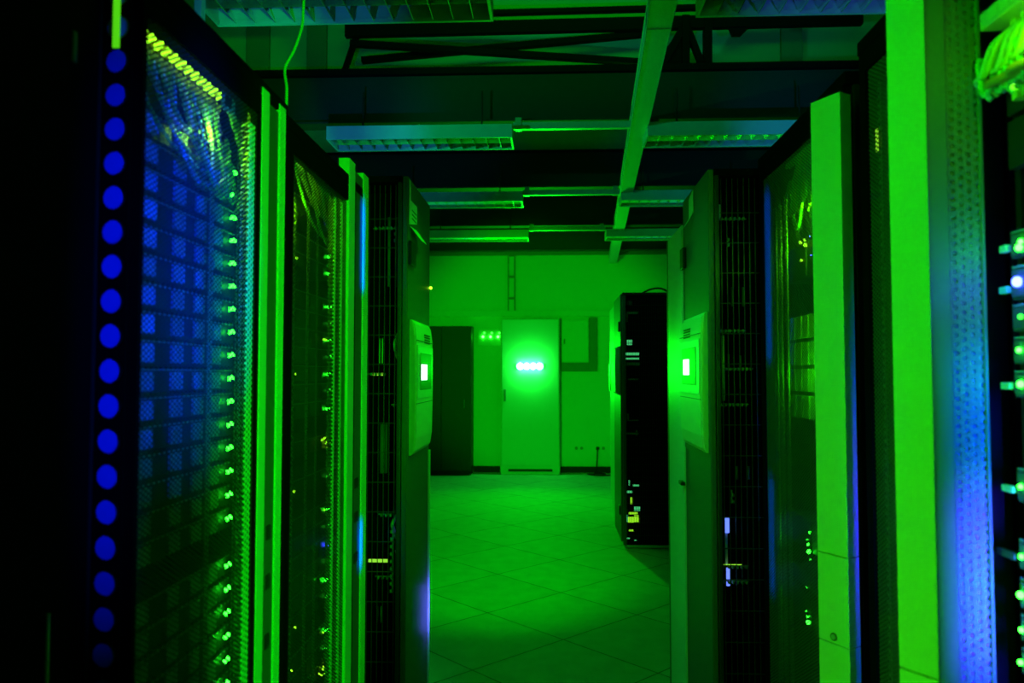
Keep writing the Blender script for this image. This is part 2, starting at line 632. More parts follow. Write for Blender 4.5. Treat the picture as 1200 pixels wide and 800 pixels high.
# ============================================================ LEFT SIDE ====
LY0, LY1, LY2 = 1.05, 1.66, 2.42
XE = XL - .07
PL = paint('blue_tinted_handle', (.40, .42, .46), .5, var=.5, scale=60)
# --- near mesh cabinet
slA = []
cabA = cabinet('mesh-door server cabinet on the left, glowing blue inside, nearest the camera', XL, -1, 1.054, LY1 - .002, 1.955, mat_mesh=M_mesh_l, mesh=True, door_y=(1.055, 1.525), stile=.010, slats=slA)


def edge_bars(cab, x, ya, yb, zt, pale, sgn):
    """pale door profiles between two cabinets: smooth bar, dark lock channel, punched bar"""
    w = yb - ya
    MB().box((x + sgn * .03, ya, .02), (x - sgn * .0015, ya + w * .29, zt), .001).build('door_profile', pale, cab)
    ch = MB().box((x + sgn * .03, ya + w * .291, .02), (x + sgn * .0008, ya + w * .709, zt - .02)).build('lock_channel', M_panel, cab)
    for zz in (1.02, .92, .80):
        MB().box((x + sgn * .002, ya + w * .40, zz), (x - sgn * .002, ya + w * .58, zz + .03), .003).build('lock', M_black, ch)
    pr = MB().box((x + sgn * .03, ya + w * .71, .02), (x - sgn * .0015, yb, zt), .001).build('door_profile', pale, cab)
    MB().box((x - sgn * .0016, ya + w * .75, .03), (x - sgn * .0024, yb - .004, zt - .01)).build('punched_strip', M_edge, pr)


ya, yb = P(303, 400, X=XL).y, P(331, 400, X=XL).y
edge_bars(cabA, XL, ya, yb, P(326, 120, X=XL).z, M_pale, -1)
MB().box((XL - .02, P(291, 400, X=XL).y, .10), (XL - .004, P(298, 400, X=XL).y, 1.85)).build('punched_strip', M_edge, cabA)
for px in (162, 248):
    y_ = P(px, 400, X=XE + .02).y
    MB().box((XE + .014, y_, .06), (XE + .012, y_ + .016, 1.88)).build('mounting_rail', M_dots, cabA)
y_ = P(279, 400, X=XE + .02).y
MB().box((XE + .014, y_, .06), (XE + .012, y_ + .022, 1.88)).build('mounting_rail', M_dots, cabA)

# servers behind it, one per green light
yl = P(268, 440, X=XE).y
e0, e1 = 1.10, yl + .03
U = 27.5 * yl / FPX
ztop = P(268, 200, X=XE).z
proto = None
n = 0
for k in range(27):
    z = ztop - k * U - .022
    if z < .3:
        break
    lab = 'slim server with green lights, %s from the top behind the blue-lit left mesh door' % ORD[n]
    if k == 16:
        continue
    if proto is None:
        proto = server(lab, XE, -1, e0, e1, z, U - .006, group='slim servers in the blue-lit left cabinet', cols=(.03, .21, .43, .61, .77), bay=PL)
        lights(proto, [(XE + .004, yl - .006, z + .022), (XE + .004, yl + .008, z + .024)], M_lg, .0042, sy=1.3)
    else:
        copy_thing(proto, (XE, (e0 + e1) / 2, z), lab)
    n += 1

# port row with patch cords at its top
ga, gb = P(150, 50, X=XE), P(250, 118, X=XE)
zsw = (ga.z + gb.z) / 2 - .012
t = thing('patch_switch', 'network switch with a bright yellow-green port row in the nearest left mesh cabinet', 'switch', (XE, (ga.y + gb.y) / 2, zsw))
MB().box((XE - .3, ga.y - .03, zsw - .004), (XE - .004, gb.y + .02, zsw + .044), .002).build('casing', M_server, t)
ng = 26
plugs(t, [(XE - .004, ga.y - .02 + (gb.y - ga.y + .02) * k / (ng - 1), zz) for k in range(ng) for zz in (zsw + .002, zsw + .028)], (.016, .0085, .012), M_cable_y)
lights(t, [(XE + .015, ga.y - .02 + (gb.y - ga.y + .02) * k / (ng - 1), zsw + .021 + .010 * (k % 2)) for k in range(ng)], M_ly, .0055)


def cords(n, ya, yb, zt, x, drop, mats, label, group, seed, yend=None, r=.0032):
    random.seed(seed)
    for k in range(n):
        y0_ = ya + (yb - ya) * (k + .5) / n
        y1_ = (yend if yend else yb + .06) + random.uniform(-.02, .02)
        dz = drop * random.uniform(.55, 1.05)
        xx = x + random.uniform(.008, .022)
        mid = (y0_ + y1_) / 2 + random.uniform(-.03, .03)
        pts = [(x + .004, y0_, zt), (xx, y0_ + .004, zt - dz * .45), (xx, y0_ * .6 + mid * .4, zt - dz * .85), (xx - .004, mid, zt - dz), (xx - .006, (mid + y1_) / 2, zt - dz * .8), (x - .01, y1_, zt - dz * random.uniform(.2, .6))]
        m = mats[k % len(mats)]
        o = MB().tube(pts, r, 6, 5).build('patch_cable', m, None, True, org=pts[0])
        tag(o, label, 'cable', group)


cords(18, ga.y - .01, gb.y, zsw - .002, XE + .008, .16, [M_cable_g, M_cable_w, M_cable_g, M_cable_t], 'thin patch cord drooping below the yellow-green port row of the nearest left mesh cabinet', 'patch cords in the nearest left mesh cabinet', 3)
for k in range(3):
    pts = [(XE + .02, gb.y + .02 + .012 * k, zsw + .01), (XE + .03, gb.y + .06 + .012 * k, zsw - .06), (XE + .03, gb.y + .08 + .01 * k, zsw - .13), (XE + .02, gb.y + .06, zsw - .19)]
    tag(MB().tube(pts, .004, 7).build('patch_cable', M_cable_g, None, True, org=pts[0]), 'green cord hanging beside the topmost green light of the nearest left mesh cabinet', 'cable', 'hanging cords beside the lights of the left cabinet')
# card tag behind the mesh
c1 = P(264, 118, X=XL - .03)
t = thing('hanging_card', 'small teal card stuck behind the mesh, right of the top left port row', 'card', c1)
MB().box((XL - .03, P(259, 110, X=XL - .03).y, P(264, 130, X=XL - .03).z), (XL - .028, P(275, 120, X=XL - .03).y, P(264, 106, X=XL - .03).z + .01), .0008).build('card', M_cable_t, t)
MB().box((XL - .0276, P(263, 110, X=XL - .03).y, P(264, 124, X=XL - .03).z), (XL - .0272, P(270, 120, X=XL - .03).y, P(264, 112, X=XL - .03).z)).build('print', M_dark, t)

# --- second mesh cabinet on the left
cabB = cabinet('mesh-door server cabinet second on the left, sparse green and blue lights inside', XL, -1, LY1 + .002, LY2, 1.935, mat_mesh=M_mesh_l, door_y=(LY1 + .01, 2.255))
ya, yb = P(407, 400, X=XL).y, P(430, 400, X=XL).y
edge_bars(cabB, XL, ya, yb, P(428, 205, X=XL).z, M_pale, -1)
for px in (392, 400):
    y_ = P(px, 400, X=XL).y
    MB().box((XL - .02, y_, .10), (XL - .004, y_ + .018, 1.84)).build('punched_strip', M_edge, cabB)
for px in (346, 362, 373, 388):
    y_ = P(px, 400, X=XE + .02).y
    MB().box((XE + .014, y_, .06), (XE + .012, y_ + .014, 1.8)).build('mounting_rail', M_dots, cabB)
yl2 = P(383, 440, X=XE).y
f0, f1 = LY1 + .06, yl2 + .05
U2 = 20.0 * yl2 / FPX
zt2 = P(383, 260, X=XE).z
kinds = {0: 'b', 2: 'g', 3: 'g', 5: 'g', 6: 'd', 7: 'g', 8: 'd', 9: 'g', 10: 'd', 11: 'g', 13: 'y', 15: 'd', 17: 'G', 18: 'd', 19: 'b', 20: 'd', 21: 'g', 22: 'd', 24: 'G', 25: 'd', 26: 'y'}
names = {'b': 'a blue light', 'g': 'a small green light', 'G': 'one bright green light', 'd': 'dim paired lights', 'y': 'clustered yellow-green lights'}
n = 0
base2 = None
for k in range(27):
    z = zt2 - k * U2 - .02
    if z < .3:
        break
    kd = kinds.get(k)
    if kd is None:
        continue
    lab = 'dark slim server with %s, %s down in the second left mesh cabinet' % (names[kd], ORD[n])
    if base2 is None:
        base2 = server(lab, XE, -1, f0, f1, z, U2 - .006, group='slim servers in the second left cabinet', cols=(.12, .4, .62, .82), bay=M_dark)
        sv = base2
        first_parts = list(base2.children)
    else:
        sv = base2.copy()
        COL.objects.link(sv)
        sv.location = (XE, (f0 + f1) / 2, z)
        sv['label'] = lab
        ORG[sv.name] = Vector(sv.location)
        for ch in first_parts:
            c = ch.copy()
            COL.objects.link(c)
            c.parent = sv
    n += 1
    if kd == 'b':
        lights(sv, [(XE + .005, yl2, z + .02)], M_lb, .006)
        lights(sv, [(XE + .005, yl2 + .025, z + .02)], M_lgd, .003)
    elif kd == 'G':
        lights(sv, [(XE + .005, yl2 + .01, z + .02)], M_lg, .0062)
        lights(sv, [(XE + .005, yl2 - .03, z + .026)], M_ly, .003)
    elif kd == 'g':
        lights(sv, [(XE + .005, yl2 + .008, z + .02), (XE + .005, yl2 - .01, z + .018)], M_lg, .0042)
    elif kd == 'd':
        lights(sv, [(XE + .005, yl2, z + .02), (XE + .005, yl2 + .014, z + .023)], M_lgd, .0038)
    else:
        lights(sv, [(XE + .005, yl2 + random.uniform(-.06, .03), z + random.uniform(.0, .035)) for _ in range(7)], M_ly, .0035)
    if k in (3, 9, 15, 22, 24):
        lights(sv, [(XE + .005, f0 + .06, z + .02), (XE + .005, f0 + .2 + .02 * (k % 3), z + .02)], M_ly, .0032)
    if k == 7:
        lights(sv, [(XE + .005, yl2 - .05, z + .02), (XE + .005, yl2 - .03, z + .02)], M_ly, .0034)
ga, gb = P(337, 180, X=XE), P(376, 216, X=XE)
zs2 = (ga.z + gb.z) / 2 + .01
t = thing('patch_switch', 'network switch with green ports over looped cords in the second left mesh cabinet', 'switch', (XE, (ga.y + gb.y) / 2, zs2))
MB().box((XE - .3, ga.y - .02, zs2 - .004), (XE - .004, gb.y + .16, zs2 + .044), .002).build('casing', M_server, t)
plugs(t, [(XE - .004, ga.y + (gb.y - ga.y + .12) * k / 23, zs2 + .008) for k in range(24)], (.016, .009, .014), M_cable_g)
lights(t, [(XE + .014, ga.y + (gb.y - ga.y + .12) * k / 23, zs2 + .034) for k in range(24)], M_lgd, .003)
lights(t, [(XE + .02, ga.y + .02, zs2 - .005), (XE + .02, ga.y + .045, zs2 - .01)], M_lyb, .009, 'bright_light')
cords(16, ga.y, gb.y + .1, zs2, XE + .006, .19, [M_cable_g, M_cable_w, M_cable_y], 'green patch cord looping under the switch in the second left mesh cabinet', 'patch cords in the second left cabinet', 5, gb.y + .16, .0038)

# blue marker light glow on servers comes from the lights themselves

# --- near-left edge: closed dark cabinet and its punched corner profile
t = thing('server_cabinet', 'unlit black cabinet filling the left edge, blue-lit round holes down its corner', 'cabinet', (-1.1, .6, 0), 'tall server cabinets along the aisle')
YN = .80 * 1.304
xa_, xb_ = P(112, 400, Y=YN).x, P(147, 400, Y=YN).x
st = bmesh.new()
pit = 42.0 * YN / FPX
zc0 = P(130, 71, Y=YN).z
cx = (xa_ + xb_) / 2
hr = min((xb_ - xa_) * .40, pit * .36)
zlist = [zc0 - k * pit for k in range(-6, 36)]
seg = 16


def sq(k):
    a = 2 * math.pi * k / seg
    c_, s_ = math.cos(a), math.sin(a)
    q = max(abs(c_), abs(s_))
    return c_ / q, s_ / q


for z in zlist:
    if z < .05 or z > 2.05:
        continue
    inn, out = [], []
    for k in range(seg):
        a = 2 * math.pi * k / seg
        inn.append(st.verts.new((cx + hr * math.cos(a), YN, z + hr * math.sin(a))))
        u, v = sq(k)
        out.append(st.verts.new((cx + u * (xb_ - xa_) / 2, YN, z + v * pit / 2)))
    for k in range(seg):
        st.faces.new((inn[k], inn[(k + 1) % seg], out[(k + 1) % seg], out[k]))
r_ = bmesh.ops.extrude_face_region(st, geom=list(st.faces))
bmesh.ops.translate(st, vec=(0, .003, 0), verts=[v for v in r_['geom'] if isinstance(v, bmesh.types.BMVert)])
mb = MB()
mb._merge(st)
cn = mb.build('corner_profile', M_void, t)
MB().box((xa_ - .004, YN + .004, .02), (xb_ - .004, YN + .007, 2.1)).build('painted_light_backing', paint('painted_blue_light', (.006, .06, .8), .6, spec=.1, var=.05), cn)  # blue light dots in the holes put into the backing colour
MB().box((xa_ - .004, YN - .002, 0), (xa_ - .0005, YN + .007, 2.1)).build('edge_strip', M_dark, cn)
MB().box((-1.6, -.4, 0), (xa_ - .005, YN + .008, 2.1), .004).build('body', M_void, t)
px_ = P(90, 36, X=xa_)
MB().box((xa_ - .006, P(88, 50, X=xa_).y, P(90, 73, X=xa_).z), (xa_ - .002, P(93, 50, X=xa_).y, P(90, 36, X=xa_).z), .001).build('door_handle', M_panel, t)
MB().box((xa_ - .006, P(58, 760, X=xa_).y, .3), (xa_ - .0025, P(60, 760, X=xa_).y, P(58, 720, X=xa_).z)).build('seam_strip', M_lip, t)
g = MB().box((P(132, 20, Y=YN - .004).x, YN - .004, P(130, 57, Y=YN).z), (P(140, 20, Y=YN - .004).x, YN - .001, 2.08), .001).build('glowing_sticker', glow('glowing_sticker', (.12, 1, .01), .65), t)  # green sticker strip, its lit look put into an emissive colour


# ============================================================ COOLING UNITS =
def cooling_unit(label, xf, sgn, y0, y1, zt, depth, hy0, hy1, hz0, hz1, seed, det, sc=(.2, .55)):
    """narrow in-row cooler: open side grid towards the camera, handle housing with display on its front"""
    t = thing('cooling_unit', label, 'cooling unit', (xf + sgn * depth / 2, (y0 + y1) / 2, 0), 'in-row cooling units')
    xb = xf + sgn * depth
    # shell
    MB().box((xf + sgn * .02, y1 - .014, .02), (xb, y1, zt - .02)).build('far_side_panel', M_black, t)
    MB().box((xf + sgn * .02, y0, zt - .02), (xb, y1, zt)).build('roof', M_void, t)
    MB().box((xf + sgn * .02, y0, 0), (xb, y1, .02)).build('base', M_black, t)
    MB().box((xb - sgn * .012, y0, .02), (xb, y1 - .014, zt - .02)).build('back_panel', M_black, t)
    MB().box((xf + sgn * .02, y0, .02), (xf + sgn * .034, y0 + .03, zt - .02), .002).build('post', M_dark, t)
    MB().box((xf + sgn * .05, y0 + .16, .02), (xb - sgn * .02, y0 + .165, zt - .02)).build('inner_panel', M_void, t)
    # front door
    MB().box((xf, y0, 0.01), (xf + sgn * .018, y1, zt), .004).build('front_door', M_panel, t)
    MB().box((xf - sgn * .007, y1 - .022, .02), (xf, y1 - .003, hz0 - .02), .001).build('door_seal', M_pale, t)
    # guard grid on the open side
    g = MB()
    xa2, xb2 = xf + sgn * .036, xb - sgn * .02
    k = 0
    while True:
        xx = xa2 + sgn * (.004 + .0175 * k)
        if abs(xx - xf) > min(depth - .03, .42):
            break
        g.box((xx, y0 + .004, .03), (xx + sgn * .0022, y0 + .0062, zt - .03))
        k += 1
    zz = .06
    while zz < zt - .05:
        g.box((xa2, y0 + .002, zz), (xf + sgn * min(depth - .03, .42), y0 + .004, zz + .0026))
        zz += .095
    g.build('guard_grid', M_dark, t)
    # mounting brackets and pipes behind the guard
    random.seed(seed)
    for (kind, u0, u1, z0_, z1_) in det:
        xA, xB = xf + sgn * u0, xf + sgn * u1
        if kind == 'row':
            b_ = MB()
            nn = max(2, int(abs(u1 - u0) / .0125))
            for q in range(nn):
                xx = xA + (xB - xA) * q / nn
                b_.box((xx, y0 + .03, z0_), (xx + sgn * .0055, y0 + .045, z0_ + .009), .001)
            b_.box((xA, y0 + .045, z0_ + .004), (xB, y0 + .05, z0_ + .007))
            b_.build('toothed_bracket', M_bracket, t)
        elif kind == 'col':
            b_ = MB()
            nn = max(2, int(abs(z1_ - z0_) / .022))
            for q in range(nn):
                zq = z0_ + (z1_ - z0_) * q / nn
                b_.box((xA, y0 + .03, zq), (xB, y0 + .04, zq + .010), .001)
            b_.box((xA, y0 + .04, z0_), (xA + (xB - xA) * .4, y0 + .046, z1_))
            b_.build('toothed_bracket', M_bracket, t)
        elif kind == 'pipe':
            MB().rod(((xA + xB) / 2, y0 + .07, z0_), ((xA + xB) / 2, y0 + .07, z1_), abs(xB - xA) / 2, 12).build('pipe', M_pale, t, True)
        elif kind == 'dpipe':
            MB().rod(((xA + xB) / 2, y0 + .11, z0_), ((xA + xB) / 2, y0 + .11, z1_), abs(xB - xA) / 2, 12).build('pipe', M_panel, t, True)
        elif kind == 'blue':
            MB().box((xA, y0 + .055, z0_), (xB, y0 + .06, z1_), .002).build('blue_light_bar', glow('blue_light_bar', (.12, .2, 1), 1.6), t)
        elif kind == 'glow':
            MB().box((xA, y0 + .055, z0_), (xB, y0 + .06, z1_), .002).build('status_light_bar', glow('status_light_bar', (.35, 1, .05), .8), t)
        elif kind == 'hose':
            pts = [(xA, y0 + .05, z1_), ((xA + xB) / 2, y0 + .045, z1_ - (z1_ - z0_) * .25), (xB, y0 + .05, (z0_ + z1_) / 2), ((xA + xB) / 2, y0 + .05, z0_ + (z1_ - z0_) * .15), (xA, y0 + .06, z0_)]
            MB().tube(pts, .006, 8).build('hose', M_pale, t, True)
    # handle housing with display
    ym, zm = (hy0 + hy1) / 2, (hz0 + hz1) / 2
    s_ = -sgn
    prof = []
    H = hz1 - hz0
    for (f, d_) in ((0, .006), (.03, .016), (.12, .022), (.35, .024), (.65, .024), (.88, .022), (.97, .016), (1, .006)):
        prof.append((xf + s_ * d_, hy0, hz0 + H * f))
    prof = [(xf, hy0, hz0)] + prof + [(xf, hy0, hz1)]
    h = MB().prism(prof, (0, hy1 - hy0, 0)).build('handle_housing', M_trim, t)
    bm_ = bmesh.new()
    bm_.from_mesh(h.data)
    bmesh.ops.bevel(bm_, geom=[e for e in bm_.edges if abs((e.verts[0].co - e.verts[1].co).y) < 1e-5 and e.calc_length() > .02 and max(abs(v.co.x + ORG[t.name].x - xf) for v in e.verts) > .01], offset=.005, segments=3, affect='EDGES')
    bm_.to_mesh(h.data)
    bm_.free()
    w = hy1 - hy0
    xs = xf + s_ * .0245
    dz = hz0 + H * .60
    MB().box((xs - s_ * .002, hy0 + w * .03, dz - .085), (xs + s_ * .002, hy0 + w * .95, dz + .095), .002).build('display_frame', M_pale, h)
    MB().box((xs, hy0 + w * .16, dz - .055), (xs + s_ * .0032, hy0 + w * .84, dz + .070), .001).build('display_bezel', M_black, h)
    MB().box((xs + s_ * .003, hy0 + w * sc[0], dz - .022), (xs + s_ * .0042, hy0 + w * sc[1], dz + .032), .001).build('display', M_screen, h)
    v = MB()
    for q in range(9):
        if q in (4,):
            continue
        v.box((xs - s_ * .004, hy0 + w * .48, hz1 - .045 - q * .009), (xs - s_ * .0004, hy0 + w * .80, hz1 - .0405 - q * .009))
    v.build('vent_slot', M_labeltext, h)
    for zz in (dz + .11, dz - .10):
        MB().box((xs - s_ * .003, hy0 + .004, zz), (xs + s_ * .0006, hy1 - .004, zz + .0022)).build('seam', M_panel, h)
    return t


def LZ(y, Y):
    return P(645, y, Y=Y).z


# left one, just beyond the second mesh cabinet
Yl0, Yl1 = 2.47, 2.925
det = [('col', .05, .058, LZ(700, Yl0), LZ(620, Yl0)),
       ('row', .045, .125, LZ(265, Yl0), 0), ('col', .045, .052, LZ(280, Yl0), LZ(264, Yl0)),
       ('dpipe', .08, .09, LZ(330, Yl0), LZ(245, Yl0)), ('dpipe', .055, .064, LZ(330, Yl0), LZ(245, Yl0)),
       ('pipe', .094, .099, LZ(425, Yl0), LZ(395, Yl0)), ('pipe', .104, .109, LZ(425, Yl0), LZ(395, Yl0)),
       ('dpipe', .085, .115, LZ(560, Yl0), LZ(500, Yl0)), ('row', .08, .15, LZ(440, Yl0), 0), ('glow', .085, .13, LZ(440, Yl0), LZ(437, Yl0)),
       ('row', .02, .06, LZ(477, Yl0), 0), ('row', .055, .1, LZ(609, Yl0), 0), ('hose', .028, .055, LZ(640, Yl0), LZ(600, Yl0)),
       ('glow', .07, .135, LZ(666, Yl0), LZ(662, Yl0)), ('row', .05, .11, LZ(684, Yl0), 0), ('hose', .04, .026, LZ(690, Yl0), LZ(650, Yl0)),
       ('blue', .022, .034, LZ(636, Yl0), LZ(622, Yl0)), ('dpipe', .1, .106, LZ(745, Yl0), LZ(725, Yl0)), ('dpipe', .112, .118, LZ(745, Yl0), LZ(725, Yl0)),
       ('hose', .03, .05, LZ(425, Yl0), LZ(380, Yl0))]
xl = P(477, 440, Y=Yl0).x
cl = cooling_unit('narrow black cooling unit on the left of the aisle with a pale display handle', xl, -1, Yl0, Yl1, LZ(204, Yl0), 1.15, 2.51, 2.86, LZ(533, 2.55), LZ(374, 2.52), 11, det)
cl2 = MB()
z_ = LZ(207, Yl0 + .05)
lb = MB()
ylab0, ylab1 = P(479, 240, X=xl).y, P(488, 240, X=xl).y
lb.prism([(xl + .001, ylab0, LZ(262, Yl0 + .02)), (xl + .001, ylab0, LZ(207, Yl0)), (xl + .001, ylab0 + .02, LZ(207, Yl0)), (xl + .001, ylab0 + .025, LZ(230, Yl0)), (xl + .001, ylab1, LZ(237, Yl0 + .1)), (xl + .001, ylab1, LZ(258, Yl0 + .1))], (.0015, 0, 0))
lbo = lb.build('paper_label', M_label, cl)
MB().prism([(xl + .0015, ylab0 + .01, LZ(262, Yl0)), (xl + .0015, ylab1 - .005, LZ(259, Yl0)), (xl + .028, ylab1 + .05, LZ(273, Yl0)), (xl + .028, ylab0 + .08, LZ(275, Yl0))], (.001, 0, .001)).build('curled_end', M_label, lbo)
for k in range(3):
    MB().box((xl + .0025, ylab0 + .045, LZ(241 + 5 * k, Yl0)), (xl + .003, ylab1 - .012, LZ(239.5 + 5 * k, Yl0))).build('print', M_labeltext, lbo)
MB().box((xl + .001, P(478, 300, X=xl).y, LZ(308, Yl0)), (xl + .012, P(484, 300, X=xl).y, LZ(280, Yl0)), .003).build('hinge', M_black, cl)
lights(cl, [(xl + .006, Yl1 - .01, LZ(337, Yl1))], M_ly, .006)

# right one
Yr0, Yr1 = 2.42, 2.88
xr = P(832, 440, Y=Yr0).x
w_ = Yr0 / FPX


def U_(px):
    return (px - 832) * w_


det = [('dpipe', U_(839), U_(841), LZ(300, Yr0), LZ(230, Yr0)), ('dpipe', U_(846), U_(848), LZ(300, Yr0), LZ(215, Yr0)),
       ('pipe', U_(848.5), U_(852.5), LZ(254, Yr0), LZ(236, Yr0)), ('dpipe', U_(842), U_(847), LZ(254, Yr0), LZ(236, Yr0)),
       ('row', U_(844), U_(880), LZ(257, Yr0), 0), ('col', U_(844), U_(846.5), LZ(292, Yr0), LZ(258, Yr0)), ('col', U_(857), U_(859), LZ(288, Yr0), LZ(276, Yr0)),
       ('dpipe', U_(867), U_(869.5), LZ(356, Yr0), LZ(333, Yr0)), ('dpipe', U_(880), U_(883), LZ(356, Yr0), LZ(333, Yr0)),
       ('row', U_(842), U_(878), LZ(389, Yr0), 0), ('col', U_(841), U_(843.5), LZ(388, Yr0), LZ(358, Yr0)),
       ('pipe', U_(845), U_(848.5), LZ(470, Yr0), LZ(392, Yr0)), ('pipe', U_(851), U_(855), LZ(470, Yr0), LZ(392, Yr0)),
       ('row', U_(843), U_(886), LZ(434, Yr0), 0), ('row', U_(842), U_(880), LZ(476, Yr0), 0), ('col', U_(842), U_(845), LZ(510, Yr0), LZ(478, Yr0)),
       ('dpipe', U_(869), U_(873), LZ(566, Yr0), LZ(550, Yr0)), ('dpipe', U_(884), U_(887), LZ(566, Yr0), LZ(550, Yr0)),
       ('col', U_(858.5), U_(861), LZ(590, Yr0), LZ(575, Yr0)),
       ('blue', U_(852), U_(857), LZ(627, Yr0), LZ(608, Yr0)), ('pipe', U_(846), U_(849), LZ(645, Yr0), LZ(610, Yr0)), ('pipe', U_(852), U_(856), LZ(665, Yr0), LZ(628, Yr0)),
       ('glow', U_(850), U_(872), LZ(666.5, Yr0), LZ(664, Yr0)), ('row', U_(848), U_(878), LZ(667, Yr0), 0),
       ('blue', U_(853), U_(857), LZ(690, Yr0), LZ(668, Yr0)), ('row', U_(843), U_(878), LZ(685, Yr0), 0),
       ('dpipe', U_(862), U_(864), LZ(430, Yr0), LZ(414, Yr0)), ('dpipe', U_(876), U_(878), LZ(433, Yr0), LZ(416, Yr0))]
cr = cooling_unit('narrow black cooling unit on the right of the aisle with a pale display handle', xr, 1, Yr0, Yr1, LZ(200, Yr0), 1.15, 2.45, 2.83, LZ(530, 2.45), LZ(366, 2.45), 12, det, (.46, .76))
lo = MB().prism([(xr - .001, P(808, 260, X=xr).y, LZ(245, Yr1)), (xr - .001, P(813, 260, X=xr).y, LZ(240, Yr1)), (xr - .001, P(813, 260, X=xr).y, LZ(262, Yr1)), (xr - .001, P(808, 260, X=xr).y, LZ(268, Yr1))], (-.0015, 0, 0)).build('paper_label', M_label, cr)
MB().prism([(xr - .002, P(811, 260, X=xr).y, LZ(266, Yr1)), (xr - .002, P(814, 260, X=xr).y, LZ(264, Yr1)), (xr - .02, P(811, 270, X=xr).y, LZ(275, Yr1)), (xr - .02, P(808, 270, X=xr).y, LZ(276, Yr1))], (-.001, 0, .001)).build('curled_end', M_label, lo)
MB().box((xr - .001, Yr1 - .07, LZ(318, Yr1)), (xr - .014, Yr1 - .004, LZ(294, Yr1)), .003).build('hinge', M_black, cr)

# pale filler cabinet beyond the right cooling unit
y0, y1 = Yr1 + .012, 3.27
t = thing('filler_cabinet', 'narrow pale cabinet front right behind the right-hand cooling unit', 'cabinet', (.9, (y0 + y1) / 2, 0))
xx = xr - .005
zt = LZ(265, y0)
MB().box((xx + .02, y0, .0), (1.6, y1, zt - .01), .003).build('body', M_black, t)
MB().box((xx, y0, .02), (xx + .018, y1 - .05, zt), .004).build('door', M_pale, t)
MB().box((xx + .002, y1 - .045, .02), (xx + .018, y1, zt), .003).build('edge_post', M_panel, t)
MB().box((xx - .016, P(800, 564, X=xx).y, LZ(566, y0)), (xx, P(803, 564, X=xx).y, LZ(562, y0)), .002).build('latch', M_black, t)

# far right unit standing alone
Yf = 6.06
xf = P(730, 440, Y=Yf).x
t = cabF = thing('server_cabinet', 'tall black cabinet standing alone beyond the right-hand units, handle on its aisle side', 'cabinet', (xf + .5, Yf + .33, 0), 'tall server cabinets along the aisle')
Y1f = 6.72
ztf = LZ(343, Yf)
zbf = LZ(640, Yf)
MB().box((xf + .02, Yf + .06, .03), (xf + 1.1, Y1f, ztf - .02)).build('body', M_void, t)
MB().box((xf, Yf, ztf - .02), (xf + 1.12, Y1f, ztf), .004).build('roof', M_black, t)
MB().box((xf + .03, Yf + .08, 0), (xf + 1.08, Y1f - .02, .03)).build('base', M_void, t)
MB().box((xf + .005, Yf + .01, .01), (xf + .44, Yf + .03, .028), .002).build('plinth_strip', M_lip, t)
MB().box((xf, Yf, .03), (xf + .024, Yf + .05, ztf - .02), .002).build('post', M_panel, t)
MB().box((xf - .014, Yf + .05, .05), (xf + .018, Y1f, ztf - .01), .003).build('door', M_panel, t)
hb = MB().prism([(xf - .014, Yf + .12, LZ(463, Yf + .1)), (xf - .05, Yf + .12, LZ(459, Yf + .1)), (xf - .055, Yf + .12, LZ(430, Yf + .1)), (xf - .05, Yf + .12, LZ(409, Yf + .1)), (xf - .014, Yf + .12, LZ(405, Yf + .1))], (0, .4, 0)).build('handle_housing', M_trim, t)
MB().box((xf - .016, Yf + .1, LZ(388, Yf)), (xf - .026, Yf + .16, LZ(376, Yf)), .002).build('hinge', M_black, t)
MB().box((xf - .016, Yf + .1, LZ(605, Yf)), (xf - .026, Yf + .16, LZ(594, Yf)), .002).build('hinge', M_black, t)
g = MB()
for k in range(26):
    xx = xf + .03 + .0165 * k
    g.box((xx, Yf + .012, .04), (xx + .003, Yf + .016, ztf - .03))
zz = .1
while zz < ztf - .06:
    g.box((xf + .025, Yf + .008, zz), (xf + .45, Yf + .012, zz + .004))
    zz += .05
g.build('guard_grid', M_black, t)
wf = Yf / FPX
for (a_, b_, z0_, z1_) in ((735, 748, 365, 367.5), (734, 736, 377, 366), (732, 750, 428, 424), (736, 748, 445, 443.5), (735, 736.5, 492, 484), (735, 748, 493, 491.5), (733, 748, 509, 507), (745, 746.5, 510, 504)):
    MB().box((P(a_, 440, Y=Yf + .04).x, Yf + .04, LZ(z0_, Yf)), (P(b_, 440, Y=Yf + .04).x, Yf + .05, LZ(z1_, Yf)), .002).build('bracket', M_lip, t)
for (a_, b_, z0_, z1_) in ((733, 741, 357, 352),):
    MB().box((P(a_, 440, Y=Yf + .04).x, Yf + .04, LZ(z0_, Yf)), (P(b_, 440, Y=Yf + .04).x, Yf + .05, LZ(z1_, Yf)), .002).build('vent', M_panel, t)
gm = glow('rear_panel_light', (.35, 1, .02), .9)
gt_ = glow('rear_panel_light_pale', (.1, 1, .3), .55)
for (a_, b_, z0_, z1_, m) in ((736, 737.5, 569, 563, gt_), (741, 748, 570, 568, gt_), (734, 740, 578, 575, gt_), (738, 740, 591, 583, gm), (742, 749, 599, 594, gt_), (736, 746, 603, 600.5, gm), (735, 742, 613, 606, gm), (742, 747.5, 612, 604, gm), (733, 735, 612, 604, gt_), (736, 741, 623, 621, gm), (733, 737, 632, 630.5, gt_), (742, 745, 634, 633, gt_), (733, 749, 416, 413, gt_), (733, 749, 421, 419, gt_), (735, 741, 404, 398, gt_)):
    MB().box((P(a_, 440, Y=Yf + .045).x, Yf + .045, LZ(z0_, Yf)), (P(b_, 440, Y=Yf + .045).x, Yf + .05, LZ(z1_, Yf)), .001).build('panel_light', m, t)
pts = [P(750, 345, Y=Yf + .1), P(762, 339, Y=Yf + .1), P(775, 338, Y=Yf + .1), P(786, 344, Y=Yf + .1)]
